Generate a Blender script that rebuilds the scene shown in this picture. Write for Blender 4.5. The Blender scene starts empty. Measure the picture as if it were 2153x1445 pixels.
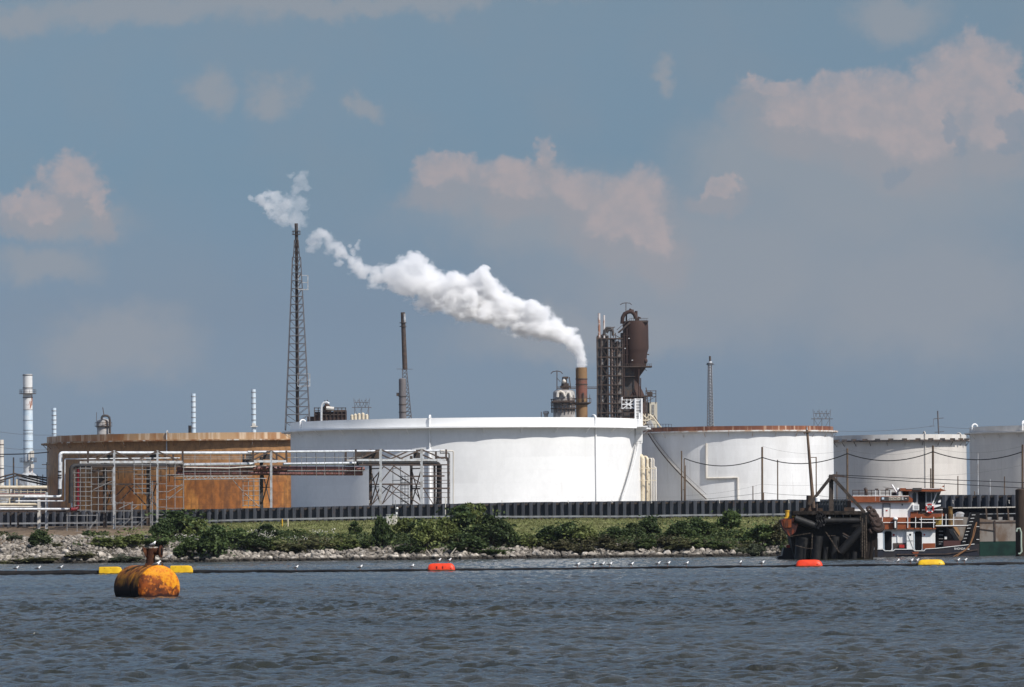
import bpy, math, random
import numpy as np
from mathutils import Vector, Matrix, Quaternion, noise as mnoise
R = math.radians
random.seed(7); rng = np.random.default_rng(7)
sc = bpy.context.scene
col = sc.collection

# ------------------------------------------------------------------ camera
F, CX, CY = 11000.0, 1076.5, 722.5          # focal length and centre of the photograph, in its pixels
CAM = Vector((0, 0, 3.5))
PITCH, ROLL = math.atan(407 / F), R(0.6)
fwd = Vector((0, math.cos(PITCH), math.sin(PITCH)))
up0 = Vector((0, -math.sin(PITCH), math.cos(PITCH))); rt0 = Vector((1, 0, 0))
rt = rt0 * math.cos(ROLL) - up0 * math.sin(ROLL)
up = up0 * math.cos(ROLL) + rt0 * math.sin(ROLL)
cam = bpy.data.cameras.new('camera'); cam.sensor_width = 36; cam.lens = 36 * F / 2153
cam.clip_start = 1; cam.clip_end = 30000
co = bpy.data.objects.new('camera', cam); col.objects.link(co); sc.camera = co
co.matrix_world = Matrix(((rt.x, up.x, -fwd.x, CAM.x), (rt.y, up.y, -fwd.y, CAM.y), (rt.z, up.z, -fwd.z, CAM.z), (0, 0, 0, 1)))

def P(px, py, Y):
    """the point of the place that the photograph shows at (px, py), Y metres out"""
    d = fwd * F + rt * (px - CX) - up * (py - CY)
    return CAM + d * (Y / d.y)

# ------------------------------------------------------------------ light
HAZE = 1.5e-5
SUN_EL, SUN_AZ = R(46), R(50)               # azimuth: right of the line back to the camera
sv = Vector((math.sin(SUN_AZ) * math.cos(SUN_EL), -math.cos(SUN_AZ) * math.cos(SUN_EL), math.sin(SUN_EL)))
sl = bpy.data.lights.new('sun', 'SUN'); sl.energy = 4.3; sl.angle = R(0.53); sl.color = (1, .955, .89)
so = bpy.data.objects.new('sun', sl); col.objects.link(so); so.rotation_euler = sv.to_track_quat('Z', 'Y').to_euler()
so.location = (200, -100, 300)
sc.view_settings.view_transform = 'Standard'; sc.view_settings.look = 'None'
sc.view_settings.exposure = 0.26; sc.view_settings.gamma = 1; sc.view_settings.use_curve_mapping = False
sc.cycles.volume_bounces = 10; sc.cycles.max_bounces = 10; sc.cycles.volume_max_steps = 1024
sc.cycles.use_denoising = True

def nodes(nt):
    def N(t, **k):
        n = nt.nodes.new(t)
        for a, b in k.items():
            if a == 'i':
                for x, y in b.items():
                    s = n.inputs[x]
                    if hasattr(y, 'is_output'): nt.links.new(y, s)
                    else: s.default_value = y
            else: setattr(n, a, b)
        return n
    def mth(op, a, b=0.0, c=0.0, clamp=False):
        n = N('ShaderNodeMath', operation=op, use_clamp=clamp)
        for s, v in zip(n.inputs, (a, b, c)):
            if hasattr(v, 'is_output'): nt.links.new(v, s)
            else: s.default_value = v
        return n.outputs[0]
    def vmt(op, a, b=(0, 0, 0), out=0):
        n = N('ShaderNodeVectorMath', operation=op)
        for s, v in zip(n.inputs, (a, b)):
            if hasattr(v, 'is_output'): nt.links.new(v, s)
            else: s.default_value = v
        return n.outputs[out]
    def sstep(v, lo, hi, a=0.0, b=1.0):
        n = N('ShaderNodeMapRange', interpolation_type='SMOOTHSTEP')
        nt.links.new(v, n.inputs[0])
        for k, x in zip((1, 2, 3, 4), (lo, hi, a, b)): n.inputs[k].default_value = x
        return n.outputs[0]
    def mix(f, a, b, mode='MIX'):
        n = N('ShaderNodeMix', data_type='RGBA', blend_type=mode)
        for s, v in ((n.inputs[0], f), (n.inputs[6], a), (n.inputs[7], b)):
            if hasattr(v, 'is_output'): nt.links.new(v, s)
            else: s.default_value = (*v, 1) if isinstance(v, tuple) and len(v) == 3 else v
        return n.outputs[2]
    def noi(vec, scale, detail=4, rough=.55, dist=0.0):
        n = N('ShaderNodeTexNoise', i={'Scale': scale, 'Detail': detail, 'Roughness': rough, 'Distortion': dist})
        if vec is not None: nt.links.new(vec, n.inputs['Vector'])
        return n.outputs[0]
    return N, mth, vmt, sstep, mix, noi

w = bpy.data.worlds.new('World'); sc.world = w; w.use_nodes = True
nt = w.node_tree; nt.nodes.clear()
N, mth, vmt, sstep, mix, noi = nodes(nt)
sky = N('ShaderNodeTexSky', sky_type='NISHITA', sun_disc=False, sun_elevation=SUN_EL, sun_rotation=math.pi - SUN_AZ,
        air_density=1.0, dust_density=1.0, ozone_density=1.5, altitude=0)
SKY_GAIN = 0.10
tc = N('ShaderNodeTexCoord')
dirv = tc.outputs['Generated']
sep = N('ShaderNodeSeparateXYZ', i={0: dirv})
el = mth('ARCSINE', sep.outputs[2])
az = mth('ARCTAN2', sep.outputs[0], sep.outputs[1])
# humid haze low in the sky takes the glare off the horizon
rmp = N('ShaderNodeValToRGB'); nt.links.new(mth('DIVIDE', el, R(35), clamp=True), rmp.inputs[0])
stops = [(0.0, (.40, .54, .93)), (1.2, (.375, .49, .81)), (2.5, (.335, .407, .625)), (4.0, (.328, .412, .555)), (6.0, (.415, .452, .515)), (13, (.88, .92, 1.0)), (35, (1, 1.02, 1.08))]
cr = rmp.color_ramp
while len(cr.elements) < len(stops): cr.elements.new(.5)
for e_, (p_, c_) in zip(cr.elements, stops): e_.position = p_ / 35; e_.color = (*c_, 1)
tint = rmp.outputs[0]
base = mix(1.0, mix(1.0, sky.outputs[0], (SKY_GAIN,) * 3, 'MULTIPLY'), tint, 'MULTIPLY')
# cumulus and soft grey cloud, laid out by azimuth and elevation on the dome
cx_ = mth('MULTIPLY', az, F); cy_ = mth('MULTIPLY', el, F)
ang = N('ShaderNodeCombineXYZ', i={0: cx_, 1: cy_, 2: 0.0}).outputs[0]
w1 = N('ShaderNodeTexNoise', i={'Scale': 0.011, 'Detail': 9.0, 'Roughness': .64}); nt.links.new(ang, w1.inputs['Vector'])
w2 = N('ShaderNodeTexNoise', i={'Scale': 0.0035, 'Detail': 3.0, 'Roughness': .5}); nt.links.new(ang, w2.inputs['Vector'])
wrp = vmt('ADD', vmt('MULTIPLY', vmt('SUBTRACT', w1.outputs[1], (.5, .5, .5)), (135, 115, 0)),
          vmt('MULTIPLY', vmt('SUBTRACT', w2.outputs[1], (.5, .5, .5)), (150, 90, 0)))
w3 = N('ShaderNodeTexNoise', i={'Scale': 0.045, 'Detail': 5.0, 'Roughness': .6}); nt.links.new(ang, w3.inputs['Vector'])
wrp = vmt('ADD', wrp, vmt('MULTIPLY', vmt('SUBTRACT', w3.outputs[1], (.5, .5, .5)), (36, 32, 0)))
def blobs(lst, warp):
    q = vmt('ADD', ang, wrp) if warp else ang
    out = None
    for (px, py, rx, ry) in lst:
        dx, dy = px - CX, (1129.5 - (py + .01047 * (px - CX)))
        d = vmt('LENGTH', vmt('MULTIPLY', vmt('SUBTRACT', q, (dx, dy, 0)), (1 / rx, 1 / ry, 0)), out=1)
        out = d if out is None else mth('SMOOTH_MIN', out, d, .38)
    return out
LIT = [(150, 375, 75, 40), (60, 425, 75, 32), (215, 420, 30, 45),                       # left cumulus
             (930, 370, 70, 40), (1050, 350, 70, 35), (1160, 325, 35, 35), (1220, 385, 70, 50), (1350, 395, 85, 60), (1300, 450, 110, 55), (1390, 480, 50, 70), (950, 340, 60, 30), (1080, 390, 90, 40), (1520, 385, 42, 26),
             (1620, 188, 60, 26), (1750, 205, 140, 55), (1880, 185, 120, 55), (1995, 165, 100, 75), (2075, 150, 80, 75), (2100, 250, 60, 75), (1930, 270, 120, 75), (1820, 250, 110, 60), (1700, 240, 90, 45), (2060, 110, 34, 45), (2150, 190, 40, 80)]
lit = blobs(LIT, True)
vis = blobs([(450, 185, 60, 50), (590, 190, 60, 45), (770, 225, 40, 25), (90, 555, 130, 45), (300, 20, 330, 40), (30, 40, 120, 35),
             (1420, 155, 26, 38), (1150, 450, 300, 110), (1850, 400, 400, 180), (1500, 560, 420, 190), (1950, 620, 320, 170), (1620, 330, 200, 110), (1880, 30, 120, 50), (700, 5, 500, 30), (260, 720, 180, 90), (1250, 700, 320, 70), (150, 460, 140, 50)], True)
f_lit = sstep(lit, 1.10, .58)
f_und = sstep(blobs([(x, y + .55 * ry + 14, rx * 1.25, ry * 1.35) for x, y, rx, ry in LIT], True), 1.25, .45)
f_vis = sstep(vis, 1.35, .35)
n3 = noi(ang, .02, 5, .6)
n4 = noi(ang, .0032, 4, .55)
veil = sstep(n4, .38, .72)
c0 = mix(mth('MULTIPLY', veil, .30), base, (.190, .232, .280))
c1 = mix(mth('MULTIPLY', f_vis, .72), c0, (.246, .266, .298))
sh = mth('MULTIPLY', f_lit, mth('ADD', .36, mth('MULTIPLY', sstep(n3, .3, .72), .46)))
c1 = mix(mth('MULTIPLY', f_und, .62), c1, (.262, .262, .288))
c2 = mix(sh, c1, (.350, .308, .318))
f_dk = sstep(blobs([(2003, 262, 30, 34), (2028, 300, 24, 30), (2140, 268, 34, 34), (2120, 310, 40, 22), (1890, 372, 40, 26)], True), 1.08, .6)
c2 = mix(mth('MULTIPLY', f_dk, .72), c2, (.195, .236, .290))
# broken cloud over the rest of the dome
n5 = noi(vmt('MULTIPLY', dirv, (1, 1, 2.2)), 2.4, 6, .6)
hi_ = mth('MULTIPLY', sstep(n5, .5, .68), sstep(el, .12, .3))
c3 = mix(mth('MULTIPLY', hi_, .6), c2, (.52, .53, .56))
bg = N('ShaderNodeBackground', i={0: c3, 1: 1.0})
wo = N('ShaderNodeOutputWorld'); nt.links.new(bg.outputs[0], wo.inputs[0])
w.cycles.sampling_method = 'MANUAL'; w.cycles.sample_map_resolution = 512

# ------------------------------------------------------------------ helpers
SEEN = {}
def tag(o, label=None, cat=None, group=None, kind=None):
    if label: o['label'] = label
    if cat: o['category'] = cat
    if group: o['group'] = group
    if kind: o['kind'] = kind
    return o
def thing(name, label, cat, loc=(0, 0, 0), group=None, rz=0.0):
    o = bpy.data.objects.new(name, None); col.objects.link(o)
    o.empty_display_size = .5; o.location = loc; o.rotation_euler.z = rz
    return tag(o, label, cat, group)
def copy_tree(o, parent=None):
    c = o.copy(); col.objects.link(c)
    if parent is not None: c.parent = parent
    for ch in list(o.children): copy_tree(ch, c)
    return c
def base_of(o):
    v = Vector((0, 0, 0))
    while o is not None: v += o.location; o = o.parent
    return v

class MB:
    def __init__(s): s.v = []; s.f = []
    def add(s, vs, fs):
        o = len(s.v); s.v += [tuple(v) for v in vs]; s.f += [tuple(i + o for i in f) for f in fs]; return s
    def hexa(s, p):     # eight corners: bottom ring, top ring
        return s.add(p, [(3, 2, 1, 0), (4, 5, 6, 7), (0, 1, 5, 4), (1, 2, 6, 5), (2, 3, 7, 6), (3, 0, 4, 7)])
    def box(s, x0, x1, y0, y1, z0, z1):
        return s.hexa([(x0, y0, z0), (x1, y0, z0), (x1, y1, z0), (x0, y1, z0), (x0, y0, z1), (x1, y0, z1), (x1, y1, z1), (x0, y1, z1)])
    def bpx(s, x0, y0, x1, y1, Y, d):   # upright box whose near face covers these photo pixels at distance Y, d deep
        a = P(x0, (y0 + y1) / 2, Y); b = P(x1, (y0 + y1) / 2, Y); xm = (x0 + x1) / 2
        return s.box(a.x, b.x, Y, Y + d, P(xm, y1, Y).z, P(xm, y0, Y).z)
    def prism(s, pts, Y, d):            # outline in photo pixels at distance Y, d deep
        q = [P(x, y, Y) for x, y in pts]; n = len(q)
        s.add([(p.x, Y, p.z) for p in q] + [(p.x, Y + d, p.z) for p in q],
              [tuple(range(n)), tuple(range(2 * n - 1, n - 1, -1))] + [(i + n, (i + 1) % n + n, (i + 1) % n, i) for i in range(n)])
        return s
    def bar(s, a, b, w_, h=None):
        h = h or w_; a, b = Vector(a), Vector(b); t = (b - a)
        if t.length < 1e-6: return s
        t.normalize(); u = Vector((0, 0, 1)) if abs(t.z) < .95 else Vector((0, 1, 0))
        r = t.cross(u).normalized(); u = r.cross(t)
        r *= w_ / 2; u *= h / 2
        return s.hexa([a - r - u, a + r - u, a + r + u, a - r + u, b - r - u, b + r - u, b + r + u, b - r + u])
    def rod(s, a, b, r, n=8, r2=None): return s.tube([a, b], r if r2 is None else [r, r2], n)
    def tube(s, pts, r, n=8, cap=True):
        pts = [Vector(p) for p in pts]; m = len(pts); rs = r if isinstance(r, (list, tuple)) else [r] * m
        ts = []
        for i in range(m):
            t = pts[min(i + 1, m - 1)] - pts[max(i - 1, 0)]; ts.append(t.normalized() if t.length > 1e-9 else Vector((0, 0, 1)))
        u = Vector((0, 0, 1)) if abs(ts[0].z) < .9 else Vector((0, 1, 0)); u = (u - ts[0] * u.dot(ts[0])).normalized()
        vs = []
        for i in range(m):
            u = (u - ts[i] * u.dot(ts[i])).normalized(); b = ts[i].cross(u)
            for k in range(n):
                c = 2 * math.pi * k / n; vs.append(pts[i] + (u * math.cos(c) + b * math.sin(c)) * rs[i])
        fs = [(i * n + k, i * n + (k + 1) % n, (i + 1) * n + (k + 1) % n, (i + 1) * n + k) for i in range(m - 1) for k in range(n)]
        if cap: fs += [tuple(range(n - 1, -1, -1)), tuple(range((m - 1) * n, m * n))]
        return s.add(vs, fs)
    def lathe(s, prof, c=(0, 0, 0), n=32, cap=True):     # prof (r, z), bottom to top, about a vertical axis
        c = Vector(c); m = len(prof)
        vs = [c + Vector((r * math.cos(2 * math.pi * k / n), r * math.sin(2 * math.pi * k / n), z)) for r, z in prof for k in range(n)]
        fs = [(i * n + k, i * n + (k + 1) % n, (i + 1) * n + (k + 1) % n, (i + 1) * n + k) for i in range(m - 1) for k in range(n)]
        if cap: fs += [tuple(range(n - 1, -1, -1)), tuple(range((m - 1) * n, m * n))]
        return s.add(vs, fs)
    def ball(s, c, rx, ry=None, rz=None, n=10, m=6):
        ry = ry or rx; rz = rz or rx; c = Vector(c); vs = [c - Vector((0, 0, rz))]
        for i in range(1, m):
            a = -math.pi / 2 + math.pi * i / m
            for k in range(n):
                b = 2 * math.pi * k / n; vs.append(c + Vector((rx * math.cos(a) * math.cos(b), ry * math.cos(a) * math.sin(b), rz * math.sin(a))))
        vs.append(c + Vector((0, 0, rz))); L = len(vs) - 1
        fs = [(0, 1 + (k + 1) % n, 1 + k) for k in range(n)]
        for i in range(m - 2):
            o = 1 + i * n; fs += [(o + k, o + (k + 1) % n, o + n + (k + 1) % n, o + n + k) for k in range(n)]
        o = 1 + (m - 2) * n; fs += [(o + k, o + (k + 1) % n, L) for k in range(n)]
        return s.add(vs, fs)
    def build(s, name, m, parent=None, ang=38):
        o = Vector((0, 0, 0)) if parent is None else base_of(parent)
        me = bpy.data.meshes.new(name); me.from_pydata([(v[0] - o.x, v[1] - o.y, v[2] - o.z) for v in s.v], [], s.f)
        me.update(); me.polygons.foreach_set('use_smooth', [True] * len(me.polygons)); me.set_sharp_from_angle(angle=R(ang))
        me.materials.append(m)
        ob = bpy.data.objects.new(name, me); col.objects.link(ob); ob.parent = parent
        return ob
def np_mesh(name, v, quads, m, parent=None, attr=None, smooth=False):
    me = bpy.data.meshes.new(name); n = len(v); k = quads.shape[1]; q = len(quads)
    me.vertices.add(n); me.vertices.foreach_set('co', v.astype(np.float32).ravel())
    me.loops.add(q * k); me.loops.foreach_set('vertex_index', quads.astype(np.int32).ravel())
    me.polygons.add(q); me.polygons.foreach_set('loop_start', np.arange(0, q * k, k, dtype=np.int32))
    me.update(calc_edges=True)
    me.polygons.foreach_set('use_smooth', np.full(q, smooth))
    if attr is not None:
        a = me.attributes.new('tone', 'FLOAT', 'POINT'); a.data.foreach_set('value', attr.astype(np.float32))
    me.materials.append(m); ob = bpy.data.objects.new(name, me); col.objects.link(ob); ob.parent = parent
    return ob
def solo(mb, name, m, label, cat, group=None, loc=None):
    """a thing that is one mesh, with its origin at its base"""
    o = mb.build(name, m); me = o.data
    if loc is None:
        a = np.array(mb.v); loc = Vector((float(a[:, 0].mean()), float(a[:, 1].mean()), float(a[:, 2].min())))
    me.transform(Matrix.Translation(-Vector(loc))); o.location = loc
    return tag(o, label, cat, group)

def M(name, c, rough=.6, metal=0.0, c2=None, scale=1.0, lo=.42, hi=.62, st=(1, 1, 1), c3=None, s3=4.0, lo3=.55, hi3=.68, st3=(1, 1, 1), bump=0.0, bs=8.0, detail=5, rnd=0.0, spec=.25):
    """painted or weathered surface: base colour, a second tone in soft patches, a third in sharper spots"""
    m = bpy.data.materials.new(name); m.use_nodes = True; nt = m.node_tree
    N, mth, vmt, sstep, mix, noi = nodes(nt)
    b = nt.nodes['Principled BSDF']; b.inputs['Roughness'].default_value = rough; b.inputs['Metallic'].default_value = metal
    b.inputs['Specular IOR Level'].default_value = spec
    t = N('ShaderNodeTexCoord'); oi = N('ShaderNodeObjectInfo')
    off = vmt('MULTIPLY', (17, 31, 11), (1, 1, 1)); o_ = N('ShaderNodeVectorMath', operation='SCALE', i={0: (37., 61., 23.)}); nt.links.new(oi.outputs['Random'], o_.inputs['Scale'])
    co_ = vmt('ADD', t.outputs['Object'], o_.outputs[0])
    out = c
    if c2: out = mix(sstep(noi(vmt('MULTIPLY', co_, st), scale, detail), lo, hi), c, c2)
    if c3: out = mix(sstep(noi(vmt('MULTIPLY', co_, st3), s3, detail, .62), lo3, hi3), out, c3)
    if rnd: 
        f = mth('ADD', 1 - rnd, mth('MULTIPLY', oi.outputs['Random'], 2 * rnd)); 
        out = mix(1.0, out, N('ShaderNodeCombineXYZ', i={0: f, 1: f, 2: f}).outputs[0], 'MULTIPLY')
    if hasattr(out, 'is_output'): nt.links.new(out, b.inputs['Base Color'])
    else: b.inputs['Base Color'].default_value = (*out, 1)
    if bump:
        bp = N('ShaderNodeBump', i={'Strength': bump, 'Distance': .1, 'Height': noi(co_, bs, 4)}); nt.links.new(bp.outputs[0], b.inputs['Normal'])
    return m
def S(r, g, b):     # a colour picked in sRGB
    return tuple(((c / 255 + .055) / 1.055) ** 2.4 if c > 10 else c / 255 / 12.92 for c in (r, g, b))

WHITE = M('white_paint', (.80, .80, .79), .45, c2=(.74, .74, .735), scale=.25, st=(1, 1, .3), c3=(.62, .60, .56), s3=1.5, lo3=.66, hi3=.8, st3=(1, 1, .1))
OFFW = M('weathered_white_paint', (.60, .57, .52), .55, c2=(.52, .48, .42), scale=.6, st=(1, 1, .2), c3=(.34, .24, .16), s3=1.2, lo3=.63, hi3=.75, st3=(1, 1, .12))
GALV = M('galvanised_steel', (.30, .30, .30), .5, .2, c2=(.20, .19, .18), scale=2)
LGREY = M('pale_grey_steel', (.42, .44, .46), .5, c2=(.30, .29, .28), scale=1.2, c3=(.16, .09, .05), s3=2.5, lo3=.64, hi3=.74)
DSTEEL = M('dark_steel', (.050, .048, .050), .6, c2=(.085, .06, .045), scale=1.4)
BSTEEL = M('brown_rusting_steel', (.055, .043, .039), .7, c2=(.088, .060, .046), scale=1.5, c3=(.05, .04, .04), s3=3)
BLACK = M('black_rubber', (.006, .006, .007), .6, c2=(.011, .010, .010), scale=3, c3=(.035, .030, .026), s3=2.2, lo3=.66, hi3=.80, bump=.3, spec=.2)
RUST = M('rust', (.20, .075, .022), .8, c2=(.09, .035, .015), scale=2, bump=.3)
CREAM = M('cream_paint', (.62, .55, .42), .5, c2=(.52, .44, .32), scale=1.1, c3=(.36, .25, .15), s3=2, lo3=.66, hi3=.78)
SILVER = M('silver_jacket', (.66, .68, .70), .32, .25, c2=(.52, .53, .55), scale=1.5, c3=(.36, .35, .34), s3=2.4, lo3=.62, hi3=.75)
DKPIPE = M('dark_pipe', (.024, .026, .031), .7, c2=(.040, .034, .030), scale=1.2)
REDP = M('red_pipe_paint', (.17, .014, .020), .4, c2=(.11, .012, .016), scale=1.5)
PINK = M('faded_red_pipe', (.20, .088, .080), .5, c2=(.135, .055, .050), scale=1.0, c3=(.30, .20, .18), s3=2)
YEL = M('yellow_paint', (.60, .36, .035), .5, c2=(.5, .27, .03), scale=2)
WOOD = M('weathered_wood_pole', (.14, .095, .065), .85, c2=(.085, .06, .045), scale=2.5, st=(1, 1, .15))
DWOOD = M('dark_timber', (.035, .026, .020), .85, c2=(.06, .04, .028), scale=2.5, st=(1, 1, .2))
CABLE = M('black_cable', (.018, .018, .02), .5)
WIRE = M('grey_wire', (.10, .10, .10), .5)
BLUEW = M('pale_blue_jacket', (.50, .60, .68), .38, .1, c2=(.60, .66, .70), scale=.5, c3=(.40, .30, .24), s3=1.4, lo3=.68, hi3=.8)
STACKW = M('stack_white_with_rust', (.56, .56, .55), .5, c2=(.62, .62, .62), scale=.6, c3=(.26, .10, .05), s3=.28, lo3=.60, hi3=.66, st3=(1, 1, .35))
SILO = M('dark_brown_rust', (.054, .030, .024), .75, c2=(.040, .024, .021), scale=.16, st=(1, 1, .5), c3=(.075, .042, .032), s3=.5, lo3=.56, hi3=.75, st3=(1, 1, .2))
CHB = M('tan_rusted_chimney', (.21, .125, .060), .7, c2=(.15, .085, .045), scale=.5, st=(1, 1, .4), c3=(.10, .045, .03), s3=.8, lo3=.6, hi3=.74, st3=(1, 1, .25))
CHR = M('red_chimney_band', (.17, .066, .048), .75, c2=(.13, .07, .05), scale=.7)
MUD = M('grey_vessel', (.32, .31, .30), .5, c2=(.22, .20, .19), scale=.3, c3=(.14, .09, .06), s3=.8, lo3=.58, hi3=.72, st3=(1, 1, .2))
CLAD = M('dark_cladding', (.075, .072, .074), .65, c2=(.10, .09, .085), scale=.25, c3=(.05, .035, .03), s3=.7)
BEIGE = M('beige_block', (.56, .52, .43), .7, c2=(.50, .46, .37), scale=.5)
TYRE = M('brown_worn_rubber', (.042, .026, .021), .8, c2=(.035, .024, .02), scale=4, bump=.5)
ORANGE = M('orange_float_plastic', (.70, .050, .014), .42, c2=(.60, .040, .013), scale=2.2, c3=(.48, .06, .03), s3=4, lo3=.64, hi3=.8)
YFLOAT = M('yellow_float_plastic', (.70, .43, .015), .42, c2=(.60, .35, .012), scale=2.2, c3=(.36, .22, .04), s3=4, lo3=.64, hi3=.8)
HOLE = M('recess_shade', (.10, .012, .008), .7)  # darkened float orange, recess shade put into the colour
HOLEY = M('recess_shade_yellow', (.14, .09, .02), .7)  # darkened float yellow, recess shade put into the colour

# ------------------------------------------------------------------ terrain
def lerp(x, xs, ys): return float(np.interp(x, xs, ys))
SH_X = [-140, -84, -40, 0, 30, 60, 90, 140]; 
def shore_y(x):
    return 846 + 1.6 * math.sin(x * .11) + 1.1 * math.sin(x * .31 + 1.3) + .7 * math.sin(x * .83)
def prof(t, x):
    T = [-60, -14, 0, 6, 13, 28, 48, 66, 72, 4000]
    Zc = [-5, -1.6, 0.05, 1.1, 2.0, 3.3, 5.1, 6.35, 6.6, 6.6]
    Zl = [-5, -1.6, 0.05, 1.4, 2.6, 4.0, 5.0, 5.9, 6.2, 6.6]
    a = lerp(x, [-62, -40], [0, 1])
    return lerp(t, T, Zl) * (1 - a) + lerp(t, T, Zc) * a
def gz(x, y):
    t = y - shore_y(x)
    n = mnoise.noise(Vector((x * .09, y * .09, 0))) * .35 + mnoise.noise(Vector((x * .3, y * .3, 5))) * .12
    return prof(t, x) + n * min(1, max(0, t / 10)) * (1 if t < 64 else .15)
def ground_at(px, py, y0=846, y1=915):
    """the bank point seen at this photo pixel"""
    best = None
    for i in range(0, 140):
        Y = y0 + (y1 - y0) * i / 139; p = P(px, py, Y); e = gz(p.x, Y) - p.z
        if e > 0: return Vector((p.x, Y, gz(p.x, Y)))
        if best is None or abs(e) < best[0]: best = (abs(e), Vector((p.x, Y, gz(p.x, Y))))
    return best[1]

def ground_mat():
    m = bpy.data.materials.new('bank_soil_and_grass'); m.use_nodes = True; nt = m.node_tree
    N, mth, vmt, sstep, mix, noi = nodes(nt); b = nt.nodes['Principled BSDF']; b.inputs['Roughness'].default_value = .95
    b.inputs['Specular IOR Level'].default_value = .1
    t = N('ShaderNodeTexCoord').outputs['Object']; s = N('ShaderNodeSeparateXYZ', i={0: t})
    g = mix(sstep(noi(t, .35, 5), .4, .62), (.155, .172, .060), (.205, .200, .088))
    g = mix(sstep(noi(vmt('MULTIPLY', t, (1, .3, 1)), 1.6, 4), .48, .7), g, (.105, .125, .038))
    d = mix(sstep(noi(t, .5, 5), .4, .65), (.17, .125, .085), (.115, .085, .06))
    k = mth('ADD', s.outputs[0], mth('MULTIPLY', mth('SUBTRACT', noi(t, .12, 4), .5), 26))
    c = mix(sstep(k, -66, -50), d, g)
    c = mix(sstep(s.outputs[1], 925, 940), c, (.20, .19, .175))
    c = mix(sstep(s.outputs[2], 3.4, 2.2), c, (.075, .065, .05))
    c = mix(sstep(s.outputs[2], .55, .1), c, (.022, .02, .017))
    nt.links.new(c, b.inputs['Base Color'])
    bp = N('ShaderNodeBump', i={'Strength': .7, 'Distance': .25, 'Height': noi(t, 2.5, 4)}); nt.links.new(bp.outputs[0], b.inputs['Normal'])
    return m
xs = np.concatenate([np.arange(-2600, -160, 120.), np.arange(-160, 160.1, 1.25), np.arange(280, 2700, 120.)])
ys = np.concatenate([np.array([780., 810]), np.arange(826, 930, 1.0), np.arange(935, 1000, 10.), np.arange(1000, 3400, 200.)])
V = np.array([(x, y, gz(x, y)) for y in ys for x in xs]); nx, ny = len(xs), len(ys)
ii = np.arange(ny - 1)[:, None] * nx + np.arange(nx - 1)[None, :]
Q = np.stack([ii, ii + 1, ii + nx + 1, ii + nx], -1).reshape(-1, 4)
tag(np_mesh('ground', V, Q, ground_mat(), smooth=True), kind='structure')

# ------------------------------------------------------------------ water
def water_mat():
    m = bpy.data.materials.new('channel_water'); m.use_nodes = True; nt = m.node_tree
    N, mth, vmt, sstep, mix, noi = nodes(nt); b = nt.nodes['Principled BSDF']
    t = N('ShaderNodeTexCoord').outputs['Object']
    c = mix(sstep(noi(t, .02, 4), .35, .7), (.024, .026, .018), (.040, .036, .021))
    nt.links.new(c, b.inputs['Base Color'])
    b.inputs['IOR'].default_value = 1.333; b.inputs['Roughness'].default_value = .09
    n1 = noi(vmt('MULTIPLY', t, (1, .55, 1)), 2.4, 6, .70)
    wind = sstep(noi(vmt('MULTIPLY', t, (.5, 1, 1)), .035, 3), .3, .7, .35, 1.0)
    bp = N('ShaderNodeBump', i={'Strength': mth('MULTIPLY', wind, 1.0), 'Distance': .36, 'Height': n1}); nt.links.new(bp.outputs[0], b.inputs['Normal'])
    return m
yr = [116.0]
while yr[-1] < 905:
    y = yr[-1]; yr.append(y + (.17 if y < 215 else .17 * (y / 215) ** 1.9))
yr = np.array([-2500., 0., 60., 100., 112.] + list(yr)); ncol = 700
uu = np.linspace(-1, 1, ncol)
half = np.maximum(yr, 60) * math.tan(R(6.0)) + 20
X = half[:, None] * uu[None, :]; Yg = np.repeat(yr[:, None], ncol, 1); Zw = np.zeros_like(X)
wr = np.random.default_rng(3)
for i in range(170):
    lam = .42 * (3.3 / .42) ** wr.random(); k = 2 * math.pi / lam
    a_ = wr.normal(R(70), .70); amp = .0062 * lam ** .84 * (.5 + wr.random())
    ph = k * (X * math.cos(a_) + Yg * math.sin(a_)) + wr.random() * 6.28
    Zw += amp * (np.sin(ph) + .28 * np.sin(2 * ph + 1.57))
gust = .75 + .25 * np.sin(X * .05 + Yg * .021) * np.sin(Yg * .037 + 1)
Zw *= gust * np.clip((855 - Yg) / 60, .5, 1) * np.interp(Yg, [130, 260, 480, 700], [1, .95, .85, .8])
Zw *= np.clip((1 - np.abs(uu)) / .05, 0, 1)[None, :] * np.clip((Yg - 112) / 4, 0, 1)
# calm outer columns carry the same sheet out to the sides
X = np.concatenate([np.full((len(yr), 1), -4000.), X, np.full((len(yr), 1), 4000.)], 1); Yg = np.repeat(yr[:, None], ncol + 2, 1); Zw = np.pad(Zw, ((0, 0), (1, 1))); ncol += 2
V = np.stack([X, Yg, Zw], -1).reshape(-1, 3)
ii = np.arange(len(yr) - 1)[:, None] * ncol + np.arange(ncol - 1)[None, :]
Q = np.stack([ii, ii + 1, ii + ncol + 1, ii + ncol], -1).reshape(-1, 4)
tag(np_mesh('water', V, Q, water_mat(), smooth=True), kind='structure')

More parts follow.
